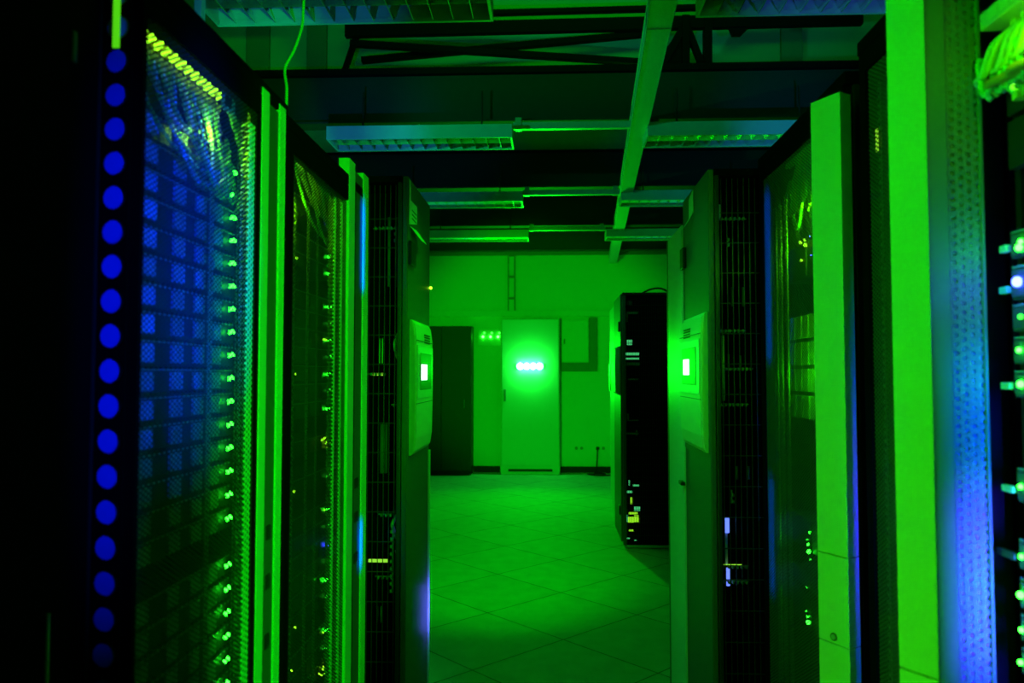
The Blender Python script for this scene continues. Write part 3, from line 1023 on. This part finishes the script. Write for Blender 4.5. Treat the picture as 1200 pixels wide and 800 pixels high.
tag(MB().tube(pts, .008, 7).build('loose_cable', M_rubber, None, True, org=pts[0]), 'black cable looping over the roof of the far black cabinet', 'cable')

# pale door panel beyond it
xp = P(715, 440, Y=7.4).x
t = thing('filler_cabinet', 'pale narrow cabinet edge behind the far black cabinet, tall green-lit strip', 'cabinet', (1.0, 7.0, 0))
MB().box((xp + .02, 6.78, 0), (1.7, 7.42, LZ(366, 7.0)), .004).build('body', M_pale, t)
MB().box((xp, 6.78, LZ(592, 6.8)), (xp + .018, 7.4, LZ(362, 7.2)), .004).build('door', M_pale, t)
MB().box((xp - .012, 7.3, 1.2), (xp, 7.36, 1.45), .003).build('handle', M_lip, t)

# ============================================================ RIGHT SIDE ===
RY0, RY1 = 1.70, 2.41
cabR = cabinet('mesh-door server cabinet on the right beside the cooling unit, green cords inside', XR, 1, RY0, RY1, 2.03, mat_mesh=M_mesh_r, door_y=(1.71, 2.40))
XRE = XR + .06
for px, wd in ((913, .03), (919, .02), (926, .02)):
    y_ = P(px, 440, X=XR + .02).y
    MB().box((XR + .012, y_ - wd / 2, .10), (XR + .016, y_ + wd / 2, 1.85)).build('punched_strip', M_dots, cabR)
# chamfered pale bar at the near end of this cabinet
n_ = P(990, 440, Y=1.637)
f_ = P(955, 440, Y=1.705)
bar = MB()
zt1 = P(985, 110, Y=1.65).z
segs = [(0.02, P(975, 757, Y=1.66).z), (P(975, 755.5, Y=1.66).z, P(975, 652, Y=1.66).z), (P(975, 650.5, Y=1.66).z, zt1)]
ch = thing('door_trim', 'pale upright door trim with a round lock near its foot, right of the aisle', 'trim', (n_.x, 1.66, 0), 'pale upright door trims')
for i, (za, zb) in enumerate(segs):
    o = MB().prism([(f_.x, f_.y, za), (n_.x, n_.y, za), (n_.x + .03, n_.y + .02, za), (f_.x + .035, f_.y + .0, za)], (0, 0, zb - za)).build('cover', M_trim, ch)
lk = P(976.5, 747, Y=1.665)
nv = Vector((n_.y - f_.y, -(n_.x - f_.x), 0)).normalized()
if nv.y > 0:
    nv = -nv
mid = Vector(((f_.x + n_.x) / 2, (f_.y + n_.y) / 2, lk.z))
lkb = MB().rod(mid - nv * .002, mid + nv * .0015, .0085, 20).build('lock', M_panel, ch)
MB().rod(mid + nv * .001, mid + nv * .003, .0055, 16).build('lock_core', M_lip, lkb)
# equipment of this cabinet
U3 = .0475
rr = []
yb0, yb1 = RY0 + .06, RY1 - .08


def rserver(z, h, label, leds):
    t = server(label, XRE, 1, yb0, yb1, z, h, .6, group='servers in the right mesh cabinet', cols=(.1, .4, .7), bay=M_dark, lipm=M_panel)
    for (px, py, m, r_) in leds:
        p_ = P(px, py, X=XRE - .003)
        lights(t, [p_], m, r_)
    return t


def zr(py, px=945):
    return P(px, py, X=XRE).z


rserver(zr(325), .10, 'dark server with three yellow-green lights under the cords of the right mesh cabinet', [(938, 284, M_ly, .005), (943, 281, M_ly, .004), (944, 287, M_ly, .006), (939, 305, M_ly, .004), (949, 277, M_lb, .002), (950.5, 299, M_lb, .002)])
t = thing('blade_chassis', 'pale server chassis with upright grey modules at eye height in the right mesh cabinet', 'server', (XRE, (yb0 + yb1) / 2, zr(480)))
MB().box((XRE + .012, yb0, zr(490, 930)), (XRE + .6, yb1, zr(372, 930))).build('casing', M_server, t)
q = MB()
for k in range(9):
    for j in range(4):
        ya_ = yb0 + .05 + (yb1 - yb0 - .06) * k / 9
        za = zr(488, 930) + j * .075
        q.box((XRE, ya_, za), (XRE + .012, ya_ + .045, za + .064), .002)
q.build('module', M_pale, t)
rserver(zr(645), .09, 'dark server with a cluster of green lights at knee height in the right mesh cabinet', [(949, 624, M_lg, .003), (947, 638, M_lg, .0035), (947.5, 646, M_lg, .006), (958 - 9, 655, M_lgd, .003), (946, 632, M_lgd, .003)])
rserver(zr(735), .09, 'dark server with two bright green lights near the bottom of the right mesh cabinet', [(946, 722, M_lg, .003), (947, 729, M_lg, .0055), (945, 716, M_lgd, .003)])
rserver(zr(690), .045, 'dark thin server with one small light low in the right mesh cabinet', [(945, 688, M_lgd, .003)])
t = thing('patch_switch', 'network switch with drooping green cords at the top of the right mesh cabinet', 'switch', (XRE, (yb0 + yb1) / 2, zr(186)))
MB().box((XRE + .004, yb0, zr(186)), (XRE + .3, yb1, zr(186) + .044), .002).build('casing', M_server, t)
plugs(t, [(XRE - .012, yb0 + .03 + (yb1 - yb0 - .06) * k / 24, zr(186) + .012) for k in range(24)], (.016, .012, .014), M_cable_g)
lights(t, [(XRE - .013, yb0 + .03 + (yb1 - yb0 - .06) * k / 24, zr(186) + .034) for k in range(24)], M_lgd, .0035)
for k in range(16):
    random.seed(50 + k)
    y_ = yb0 + .03 + (yb1 - yb0 - .2) * k / 16
    zz = zr(186) + .018
    dz = random.uniform(.12, .22)
    pts = [(XRE - .012, y_, zz), (XRE - .03, y_ + .01, zz - dz * .4), (XRE - .032, y_ + .03, zz - dz * .9), (XRE - .03, y_ + .07, zz - dz), (XRE - .026, y_ + .11, zz - dz * .7), (XRE - .004, y_ + .13, zz - dz * .3)]
    tag(MB().tube(pts, .0045, 7, 5).build('patch_cable', [M_cable_g, M_cable_g, M_cable_y][k % 3], None, True, org=pts[0]), 'looped green cord at the top of the right mesh cabinet', 'cable', 'patch cords in the right mesh cabinet')

# cabinet between the two pale trims
cabC = cabinet('dark mesh cabinet between the two pale trims on the right', XR, 1, 1.22, 1.63, 2.06, mat_mesh=M_mesh_r, door_y=(1.23, 1.62))
for px, wd in ((1024, .012), (1031, .014), (1038, .014)):
    y_ = P(px, 440, X=XR + .03).y
    MB().box((XR + .026, y_ - wd / 2, .10), (XR + .03, y_ + wd / 2, 1.96)).build('punched_strip', M_dots, cabC)
MB().box((XR + .035, 1.26, .1), (XR + .04, 1.6, 1.96)).build('inner_panel', M_server, cabC)
MB().box((XR + .02, P(1016, 120, X=XR).y, P(1018, 178, X=XR).z), (XR + .015, P(1019, 120, X=XR).y + .006, P(1018, 150, X=XR).z), .002).build('light_bar', glow('tall_light_bar', (.35, 1, .03), 1.3), cabC)

# second pale trim and punched side panel towards the camera
YP = 1.16
n_ = P(1092, 440, Y=YP)
f_ = P(1047, 440, Y=YP + .05)
ch = thing('door_trim', 'tall pale upright door trim in front of the bare rack at the right edge', 'trim', (n_.x, YP, 0), 'pale upright door trims')
zs = P(1070, 790, Y=YP + .02).z
for (za, zb) in ((.02, zs - .002), (zs + .001, 2.08)):
    MB().prism([(f_.x, f_.y, za), (n_.x, n_.y, za), (n_.x + .012, n_.y + .03, za), (f_.x + .03, f_.y + .012, za)], (0, 0, zb - za)).build('cover', M_trim, ch)
xq = P(1118, 440, Y=YP).x
xe = P(1156, 440, Y=YP).x
t = thing('side_panel', 'tall punched side panel facing the camera, green above and blue below, by the right edge', 'panel', ((n_.x + xe) / 2, YP, 0))
MB().box((n_.x + .0005, YP + .002, .02), (xq, YP + .03, 2.08), .002).build('plain_strip', M_side, t)
pp = MB().box((xq, YP + .004, .02), (xe, YP + .0055, 2.08)).build('punched_sheet', M_hex, t)
MB().box((xq, YP + .0068, .02), (xe - .002, YP + .010, 2.08)).build('backing_sheet', M_lamp, pp)
MB().box((xe - .001, YP, .02), (xe + .003, YP + .03, 2.08)).build('edge_fold', M_side, t)
MB().box((n_.x, YP + .006, 0), (xe, YP + .03, .02)).build('foot', M_black, t)

# bare rack at the right edge
XB = .662
t = cabB2 = thing('server_cabinet', 'open-fronted rack cut by the right edge, cords above and blue light below', 'cabinet', (1.1, .75, 0), 'tall server cabinets along the aisle')
MB().box((XB + .02, .35, 0), (1.7, 1.15, .03)).build('base', M_black, t)
MB().box((XB + .052, 1.137, .03), (1.7, 1.15, 2.2)).build('side_panel', M_void, t)
MB().box((1.66, .35, .03), (1.7, 1.12, 2.2)).build('back_panel', M_void, t)
MB().box((XB + .02, .35, 2.2), (1.7, 1.15, 2.23)).build('roof', M_void, t)
MB().box((XB + .022, 1.136, .03), (XB + .05, 1.149, 2.2)).build('mounting_rail', M_black, t)
MB().box((XB + .02, .36, .03), (XB + .05, .395, 2.2)).build('mounting_rail', M_black, t)


def zb_(px, py):
    return P(px, py, X=XB).z


yc0, yc1 = .40, 1.135
t = thing('cable_guide', 'bright pale channel above the cords of the rack at the right edge', 'cable guide', (XB - .02, .8, zb_(1170, 22)))
pA, pB = P(1140, 44, X=XB - .02), P(1192, 2, X=XB - .02)
zz = (pA.z + pB.z) / 2
MB().box((XB - .035, .45, zz - .012), (XB + .03, 1.13, zz + .014), .003).build('channel', M_pale, t)
for k in range(3):
    MB().box((XB - .0365, 1.03 + .028 * k, zz - .006), (XB - .0353, 1.048 + .028 * k, zz + .008), .0003).build('marker', M_label, t)


def sw(label, z, leds, h=.044, m=M_server):
    t = thing('patch_switch', label, 'switch', (XB, .75, z))
    MB().box((XB + .004, yc0, z), (XB + .3, yc1, z + h), .002).build('casing', m, t)
    plugs(t, [(XB - .012, yc0 + .02 + (yc1 - yc0 - .05) * k / 30, z + .010) for k in range(30)], (.016, .013, .014), M_cable_y)
    lights(t, [(XB - .012, yc0 + .02 + (yc1 - yc0 - .05) * k / 30, z + .033) for k in range(30) if k % 5 not in (1, 3)], leds, .0048)
    return t


z1 = zb_(1182, 42)
z2 = zb_(1180, 126)
sw('upper network switch with bright green port lights in the rack at the right edge', z1 - .012, M_lg)
sw('lower network switch with bright green port lights below the cords at the right edge', z2 - .012, M_lyb)
for k in range(16):
    random.seed(90 + k)
    y_ = .97 + .14 * k / 16
    za = z1 if k % 2 else z2 + .01
    ze = z2 + .02 if k % 2 else z2 + .05
    bow = random.uniform(.0, .02)
    pts = [(XB - .01, y_, za), (XB - .02 - bow * .4, y_ + .012, za - (za - ze) * .35 + .01), (XB - .02 - bow * .6, y_ + .035, (za + ze) / 2 - .012), (XB - .018 - bow * .3, y_ + .06, ze + .03), (XB - .008, y_ + .05, ze)]
    tag(MB().tube(pts, .0045, 7, 5).build('patch_cable', [M_cable_g, M_cable_y, M_cable_g, M_cable_w][k % 4], None, True, org=pts[0]), 'thick cord looping between the two port rows at the right edge', 'cable', 'patch cords at the right edge')
for k, (ya_, yb_2) in enumerate(((1.08, 1.125), (1.03, 1.07))):
    pts = [(XB - .02, yb_2, z2 + .03 - .004 * k), (XB - .035, (ya_ + yb_2) / 2, z2 + .028), (XB - .02, ya_ - .06, z2 + .022)]
    tag(MB().tube(pts, .007, 8).build('patch_cable', M_cable_o, None, True, org=pts[0]), 'orange cord lying along the lower port row at the right edge', 'cable', 'orange cords at the right edge')
t = thing('vent_panel', 'dark ribbed blanking panel under the lower port row at the right edge', 'panel', (XB, .75, z2 - .11))
MB().box((XB + .004, yc0, z2 - .09), (XB + .02, yc1, z2 - .02), .002).build('plate', M_server, t)
q = MB()
for k in range(40):
    yy = yc0 + .02 + .0165 * k
    q.box((XB, yy, z2 - .082), (XB + .004, yy + .008, z2 - .028))
q.build('rib', M_panel, t)

leds = [(1196, 283, 'g'), (1194, 290, 'G'), (1192, 330, 'B'), (1196, 371, 'd'), (1194, 410, 'g'), (1196, 450, 'G'), (1196, 570, 'g'), (1197, 652, 'g'), (1196, 697, 'G'), (1197, 738, 'g'), (1196, 776, 'g')]
rl = {283: ('slim server with two green lights just above the blue light at the right edge', .04), 330: ('server lit by a strong blue light at the right edge', .05),
      371: ('slim server with a dim green light just under the blue light at the right edge', .04), 410: ('slim server with a green light level with the camera at the right edge', .04),
      450: ('slim server marked by a green label strip, just below eye level at the right edge', .04), 570: ('server with a green light, uppermost of the low group at the right edge', .05),
      652: ('server with a small green light in the low group at the right edge', .045), 697: ('server with the brightest green light low at the right edge', .045),
      738: ('server with a green light just below the brightest low light at the right edge', .04), 776: ('bottom server with stacked green lights at the right edge', .04)}
cur = None
for (px, py, kd) in leds:
    p_ = P(px, py, X=XB - .004)
    if py in rl:
        lab, h = rl[py]
        cur = server(lab, XB, 1, yc0, yc1, p_.z - h / 2, h, .6, group='servers in the rack at the right edge', cols=(.05, .3, .55, .78, .905), bay=M_panel, lipm=M_bay, face=M_panel)
    if kd == 'B':
        lights(cur, [p_], M_lb, .0075, sy=.8)
    else:
        lights(cur, [p_, (p_.x, p_.y - .03, p_.z + .002)], M_lgd if kd == 'd' else M_lg, .005 if kd == 'G' else .0036)
    for (lx0, lx1, ly, m) in ((1150, 1172, 262, M_label), (1151, 1172, 320, M_cable_t), (1156, 1175, 467, M_label), (1158, 1176, 580, M_label), (1158, 1170, 645, M_panel)):
        if abs(ly - py) < 22 and cur.get('tag_done') is None:
            a_, b_ = P(lx0, ly, X=XB), P(lx1, ly, X=XB)
            zc_ = ORG[cur.name].z + .016
            MB().box((XB - .003, b_.y, zc_ - .004), (XB + .006, min(a_.y, yc1), zc_ + .006), .001).build('label_strip', m, cur)

# ============================================================ FAR END ======
# dark cabinet by the far wall
t = thing('storage_cabinet', 'dark tall two-door cabinet against the back wall, left of the green beacon', 'cabinet', (P(531, 553, Y=10.4).x, 10.4, 0))
x0, x1 = P(480, 500, Y=10.3).x, P(552, 500, Y=10.3).x
zt = P(530, 382, Y=10.3).z
M_navy = paint('dark_cabinet', (.02, .021, .02), .5, spec=.2)
MB().box((x0, 10.32, .06), (x1, 10.63, zt), .004).build('body', M_navy, t)
xm = P(517, 500, Y=10.3).x
MB().box((x0 + .004, 10.30, .07), (xm - .002, 10.319, zt - .006), .003).build('door', M_navy, t)
d2 = MB().box((xm + .002, 10.30, .07), (x1 - .004, 10.319, zt - .006), .003).build('door', M_navy, t)
MB().box((x1 - .10, 10.285, P(540, 478, Y=10.3).z), (x1 - .085, 10.30, P(540, 468, Y=10.3).z), .003).build('handle', M_panel, d2)
MB().box((x0 + .01, 10.34, 0), (x1 - .01, 10.62, .06)).build('plinth', M_rubber, t)

# tall pale cabinet that carries the beacon
YC = 10.42
x0, x1 = P(587, 500, Y=YC).x, P(656, 500, Y=YC).x
zt = P(620, 373, Y=YC).z
t = thing('switch_cabinet', 'tall pale cabinet at the back wall with the glowing green beacon on its door', 'cabinet', ((x0 + x1) / 2, YC + .1, 0))
MB().box((x0, YC + .02, .0), (x1, YW - .055, zt), .004).build('body', M_door, t)
dd = MB().box((x0 + .012, YC, .13), (x1 - .012, YC + .019, zt - .012), .005).build('door', M_door, t)
MB().box((x0 + .04, YC - .022, P(592, 470, Y=YC).z), (x0 + .07, YC, P(592, 456, Y=YC).z), .004).build('handle', M_rib, dd)
MB().box((x0 + .1, YC + .006, .045), (x1 - .1, YC + .02, .075), .002).build('vent_slot', M_rubber, t)

zb = P(622, 429, Y=YC - .05).z
xb0, xb1 = P(606, 429, Y=YC - .05).x, P(636, 429, Y=YC - .05).x
t = thing('beacon_light', 'glowing green light bar of four lamps on the door of the tall pale cabinet', 'lamp', ((xb0 + xb1) / 2, YC - .03, zb))
MB().box((xb0 - .015, YC - .03, zb - .034), (xb1 + .015, YC - .001, zb + .034), .006).build('housing', M_pale, t)
for k in range(4):
    xx = xb0 + (xb1 - xb0) * (k + .5) / 4
    MB().ball((xx, YC - .045, zb), .05, .95, .6, .95, 14, 10).build('lamp', M_beacon, t, True)

t = thing('dotted_plate', 'small wall plate with two rows of three glowing green dots, left of the beacon', 'panel', (P(577, 396, Y=YW).x, YW - .02, P(577, 396, Y=YW).z))  # plate with six emissive green dots
a_, b_ = P(560, 386, Y=YW - .02), P(594, 405, Y=YW - .02)
MB().box((a_.x, YW - .02, b_.z), (b_.x - .09, YW, a_.z), .004).build('plate', M_wall, t)
for r_, (yy, rad, m) in enumerate(((390, .014, M_lgd), (394.5, .018, M_lg))):
    for k in range(3):
        p_ = P((567.5 if r_ == 0 else 566) + 8.8 * k, yy, Y=YW - .028)
        MB().ball(p_, rad, 1, .6, 1).build('indicator_light', m, t, True)  # emissive green dot on the plate

# electric box with its shadow built as a dark L-shaped strip
x0, x1 = P(658, 400, Y=YW - .1).x, P(690, 400, Y=YW - .1).x
z0, z1 = P(670, 424, Y=YW - .1).z, P(670, 375, Y=YW - .1).z
t = thing('fuse_box', 'square pale wall box on the back wall, right of the tall pale cabinet', 'box', ((x0 + x1) / 2, YW - .05, z0))
MB().box((x0, YW - .09, z0), (x1, YW, z1), .004).build('case', M_wall, t)
bd = MB().box((x0 + .012, YW - .1, z0 + .012), (x1 - .012, YW - .091, z1 - .012), .003).build('cover', M_wall, t)
MB().box((x0 + .03, YW - .112, P(660, 403, Y=YW - .1).z), (x0 + .05, YW - .1, P(660, 397, Y=YW - .1).z), .003).build('latch', M_rib, bd)
t = thing('box_shadow', 'darker grey L-shaped strip shaped as the shadow of the square wall box', 'duct', (x1 + .06, YW - .02, z0 - .1))  # stands in for the box shadow, no duct here
MB().box((x1 + .004, YW - .05, z0 - .13), (x1 + .12, YW, P(670, 371.5, Y=YW - .05).z), .003).build('upright_shadow_leg', M_rib, t)
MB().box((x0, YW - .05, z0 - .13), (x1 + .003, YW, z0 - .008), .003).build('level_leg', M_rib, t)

for i, px in enumerate((678.5, 704)):
    lab = ('blank double socket plate on the back wall, left one near the floor', 'double socket plate on the back wall with a black plug in it')[i]
    c_ = P(px, 525, Y=YW - .012)
    t = thing('wall_socket', lab, 'socket', (c_.x, YW - .006, c_.z), 'socket plates near the floor')
    MB().box((c_.x - .075, YW - .012, c_.z - .035), (c_.x + .075, YW, c_.z + .035), .003).build('plate', M_pale, t)
    for s_ in (-1, 1):
        MB().rod((c_.x + s_ * .036, YW - .0135, c_.z), (c_.x + s_ * .036, YW - .011, c_.z), .022, 16).build('insert', M_rib, t)
c_ = P(700, 525, Y=YW - .03)
t = thing('power_cord', 'black power cord dropping from the wall socket and coiling on the floor', 'cord', (c_.x, YW - .03, 0.01))
MB().box((c_.x - .018, YW - .06, c_.z - .02), (c_.x + .018, YW - .0145, c_.z + .02), .006).build('plug', M_rubber, t)
pts = [(c_.x, YW - .05, c_.z - .01), (c_.x - .005, YW - .06, c_.z - .14), (c_.x - .012, YW - .07, .12), (c_.x - .03, YW - .1, .012), (c_.x - .14, YW - .16, .01), (c_.x - .05, YW - .28, .01), (c_.x + .1, YW - .2, .01), (c_.x + .03, YW - .12, .012), (c_.x - .1, YW - .22, .01), (c_.x + .02, YW - .34, .01), (c_.x + .16, YW - .28, .01)]
MB().tube(pts, .008, 8).build('cable', M_rubber, t, True)


# ------------------------------------------------------------------ lights
def point(name, loc, col, power, r=.02):
    d_ = bpy.data.lights.new(name, 'POINT')
    d_.energy = power
    d_.color = col
    d_.shadow_soft_size = r
    o = bpy.data.objects.new(name, d_)
    COL.objects.link(o)
    o.location = loc
    return o


def aimed(kind, name, loc, target, col, power, **kw):
    d_ = bpy.data.lights.new(name, kind)
    d_.energy = power
    d_.color = col
    for k, v in kw.items():
        setattr(d_, k, v)
    o = bpy.data.objects.new(name, d_)
    COL.objects.link(o)
    o.location = loc
    o.rotation_euler = (Vector(target) - Vector(loc)).to_track_quat('-Z', 'Y').to_euler()
    return o


GREEN = (.0, 1, .0)
YGREEN = (.05, 1, .0)
BLUE = (.0, .08, 1)
CYAN = (.0, .6, 1)
# the beacon's throw into the room
aimed('SPOT', 'beacon_throw', ((xb0 + xb1) / 2, YC - .10, zb), (0, 3, 1.7), GREEN, 390, spot_size=math.radians(125), spot_blend=1, shadow_soft_size=.05)
# added green fill lights, kept out of view
aimed('AREA', 'trim_fill', (-.56, .74, 1.85), (.62, 1.45, 1.7), GREEN, 3.4, shape='RECTANGLE', size=.05, size_y=.9, spread=math.radians(100))
aimed('AREA', 'trim_fill', (-.56, .74, .75), (.62, 1.45, .8), (.05, 1, 0), 2.5, shape='RECTANGLE', size=.05, size_y=.8, spread=math.radians(100))
aimed('SPOT', 'aisle_fill', (-.25, 2.5, 2.72), (-.35, 5.3, 0), GREEN, 330, spot_size=math.radians(37), spot_blend=1, shadow_soft_size=.02)
aimed('SPOT', 'rail_fill', (-1.9, 3.0, 2.5), (.3, 4.6, 2.95), (0, 1, .3), 65, spot_size=math.radians(64), spot_blend=.6, shadow_soft_size=.02)  # added spot brightening the rail under the beams
lg_ = aimed('SPOT', 'profile_fill', (.45, -.25, 1.36), (-.58, 1.86, 1.33), (.0, 1, 0), 240, spot_size=math.radians(48), spot_blend=.25, shadow_soft_size=.03)  # added spot brightening the left door profiles
lg_.scale = (.32, 1.1, 1)
# added fill hidden behind the left cooling unit, brightens the far wall
aimed('SPOT', 'far_wall_fill', (-.95, 3.25, 1.5), (-.15, 10.6, 1.62), GREEN, 780, spot_size=math.radians(34), spot_blend=.6, shadow_soft_size=.05)
aimed('SPOT', 'handle_fill', (.30, 2.35, 2.75), (-.43, 2.70, 1.33), GREEN, 95, spot_size=math.radians(34), spot_blend=1, shadow_soft_size=.02)  # added spots above the frame, brighten both display handles
aimed('SPOT', 'handle_fill', (-.30, 2.30, 2.75), (.47, 2.64, 1.30), (0, 1, .06), 60, spot_size=math.radians(38), spot_blend=1, shadow_soft_size=.02)
# added soft green fill for the upper wall, from an unseen source
aimed('AREA', 'roof_fill', (0, 2.6, 3.3), (0, 5.6, 5.0), GREEN, 11, shape='RECTANGLE', size=2.5, size_y=.3, spread=math.radians(80))
# added blue fills standing in for the glow of rack lights
aimed('AREA', 'rack_blue_fill', (.648, .93, 1.05), (.640, 2, 1.05), (.0, .012, 1), .45, shape='RECTANGLE', size=.01, size_y=.7, spread=math.radians(38))
aimed('AREA', 'rack_blue_fill', (.648, .93, 1.05), (.640, 2, 1.05), (.05, .0, 1), .4, shape='RECTANGLE', size=.01, size_y=.25, spread=math.radians(38))
point('rack_blue_fill', (XB - .035, 1.09, P(1192, 335, X=XB).z), (.03, .03, 1), .16, .01)
la_ = aimed('SPOT', 'across_blue_fill', (.60, .62, 1.45), (-.62, 1.28, 1.56), (.0, .02, 1), 620, spot_size=math.radians(47), spot_blend=1, shadow_soft_size=.04)
la_.scale = (.32, .72, 1)
point('cabinet_fill', (XL - .03, 1.35, 1.80), (.25, 1, .0), 1.0, .01)  # added green points boosting the light on cords and port rows
point('cabinet_fill', (XL - .03, 1.85, 1.76), (.2, 1, .0), 1.0, .01)
point('cabinet_fill', (XR + .03, 2.0, 1.74), (.06, 1, .0), 7, .01)
point('cabinet_fill', (XR + .033, 2.05, 1.36), (.02, 1, .0), 1.6, .01)  # added point brightening the chassis modules, no ports here
point('cabinet_fill', (XB - .06, 1.02, 1.80), (.08, 1, .0), .12, .01)
lc_ = aimed('SPOT', 'corner_blue_fill', (.60, .25, 1.45), (-.595, 1.04, 1.44), (.0, .05, 1), 110, spot_size=math.radians(38), spot_blend=1, shadow_soft_size=.02)  # added spot that lights the corner holes blue
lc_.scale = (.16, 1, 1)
for (x_, y_, ya_, yb_3, dx, e_) in ((XL + .04, 2.33, 235, 335, -1, .16), (XL + .04, 2.33, 615, 665, -1, .09), (XR - .04, 2.33, 230, 420, 1, .30), (XR - .04, 2.33, 560, 690, 1, .14)):
    za_, zb_4 = LZ(ya_, y_), LZ(yb_3, y_)
    aimed('AREA', 'edge_blue', (x_, y_, (za_ + zb_4) / 2), (x_ + dx, y_ + .1, (za_ + zb_4) / 2), (.0, .07, 1), e_, shape='RECTANGLE', size=.01, size_y=za_ - zb_4, spread=math.radians(90))
aimed('AREA', 'edge_blue', (xl + .045, Yl1 - .05, LZ(712, 2.9)), (xl - .3, Yl1 + .0, LZ(712, 2.9)), (.1, .1, 1), .32, shape='RECTANGLE', size=.008, size_y=.17)
for (x_, y_, z_, xt_, yt2, c_, e_) in ((-1.15, 3.6, 2.1, -1.2, 4.85, (.02, .35, 1), 40), (1.6, 3.6, 2.1, 1.55, 4.85, (.02, .35, 1), 40), (-.9, 2.0, 2.1, -1.05, 3.0, (.02, .4, 1), 22), (1.25, 2.1, 2.2, 1.2, 3.0, (.04, .1, 1), 25)):
    aimed('SPOT', 'lamp_end_fill', (x_, y_, z_), (xt_, yt2, 2.80), c_, e_ * .6, spot_size=math.radians(44), spot_blend=.8, shadow_soft_size=.02)  # added hidden spots tinting the ceiling lamp ends blue

w = bpy.data.worlds.new('world')
scn.world = w
w.use_nodes = True
w.node_tree.nodes['Background'].inputs[0].default_value = (0, .02, 0, 1)
w.node_tree.nodes['Background'].inputs[1].default_value = .02

scn.view_settings.view_transform = 'Standard'
scn.view_settings.look = 'None'
scn.view_settings.exposure = 0
scn.view_settings.gamma = 1
scn.view_settings.use_curve_mapping = False
scn.cycles.use_denoising = True
scn.cycles.max_bounces = 6
scn.cycles.transparent_max_bounces = 12
scn.cycles.sample_clamp_indirect = 4
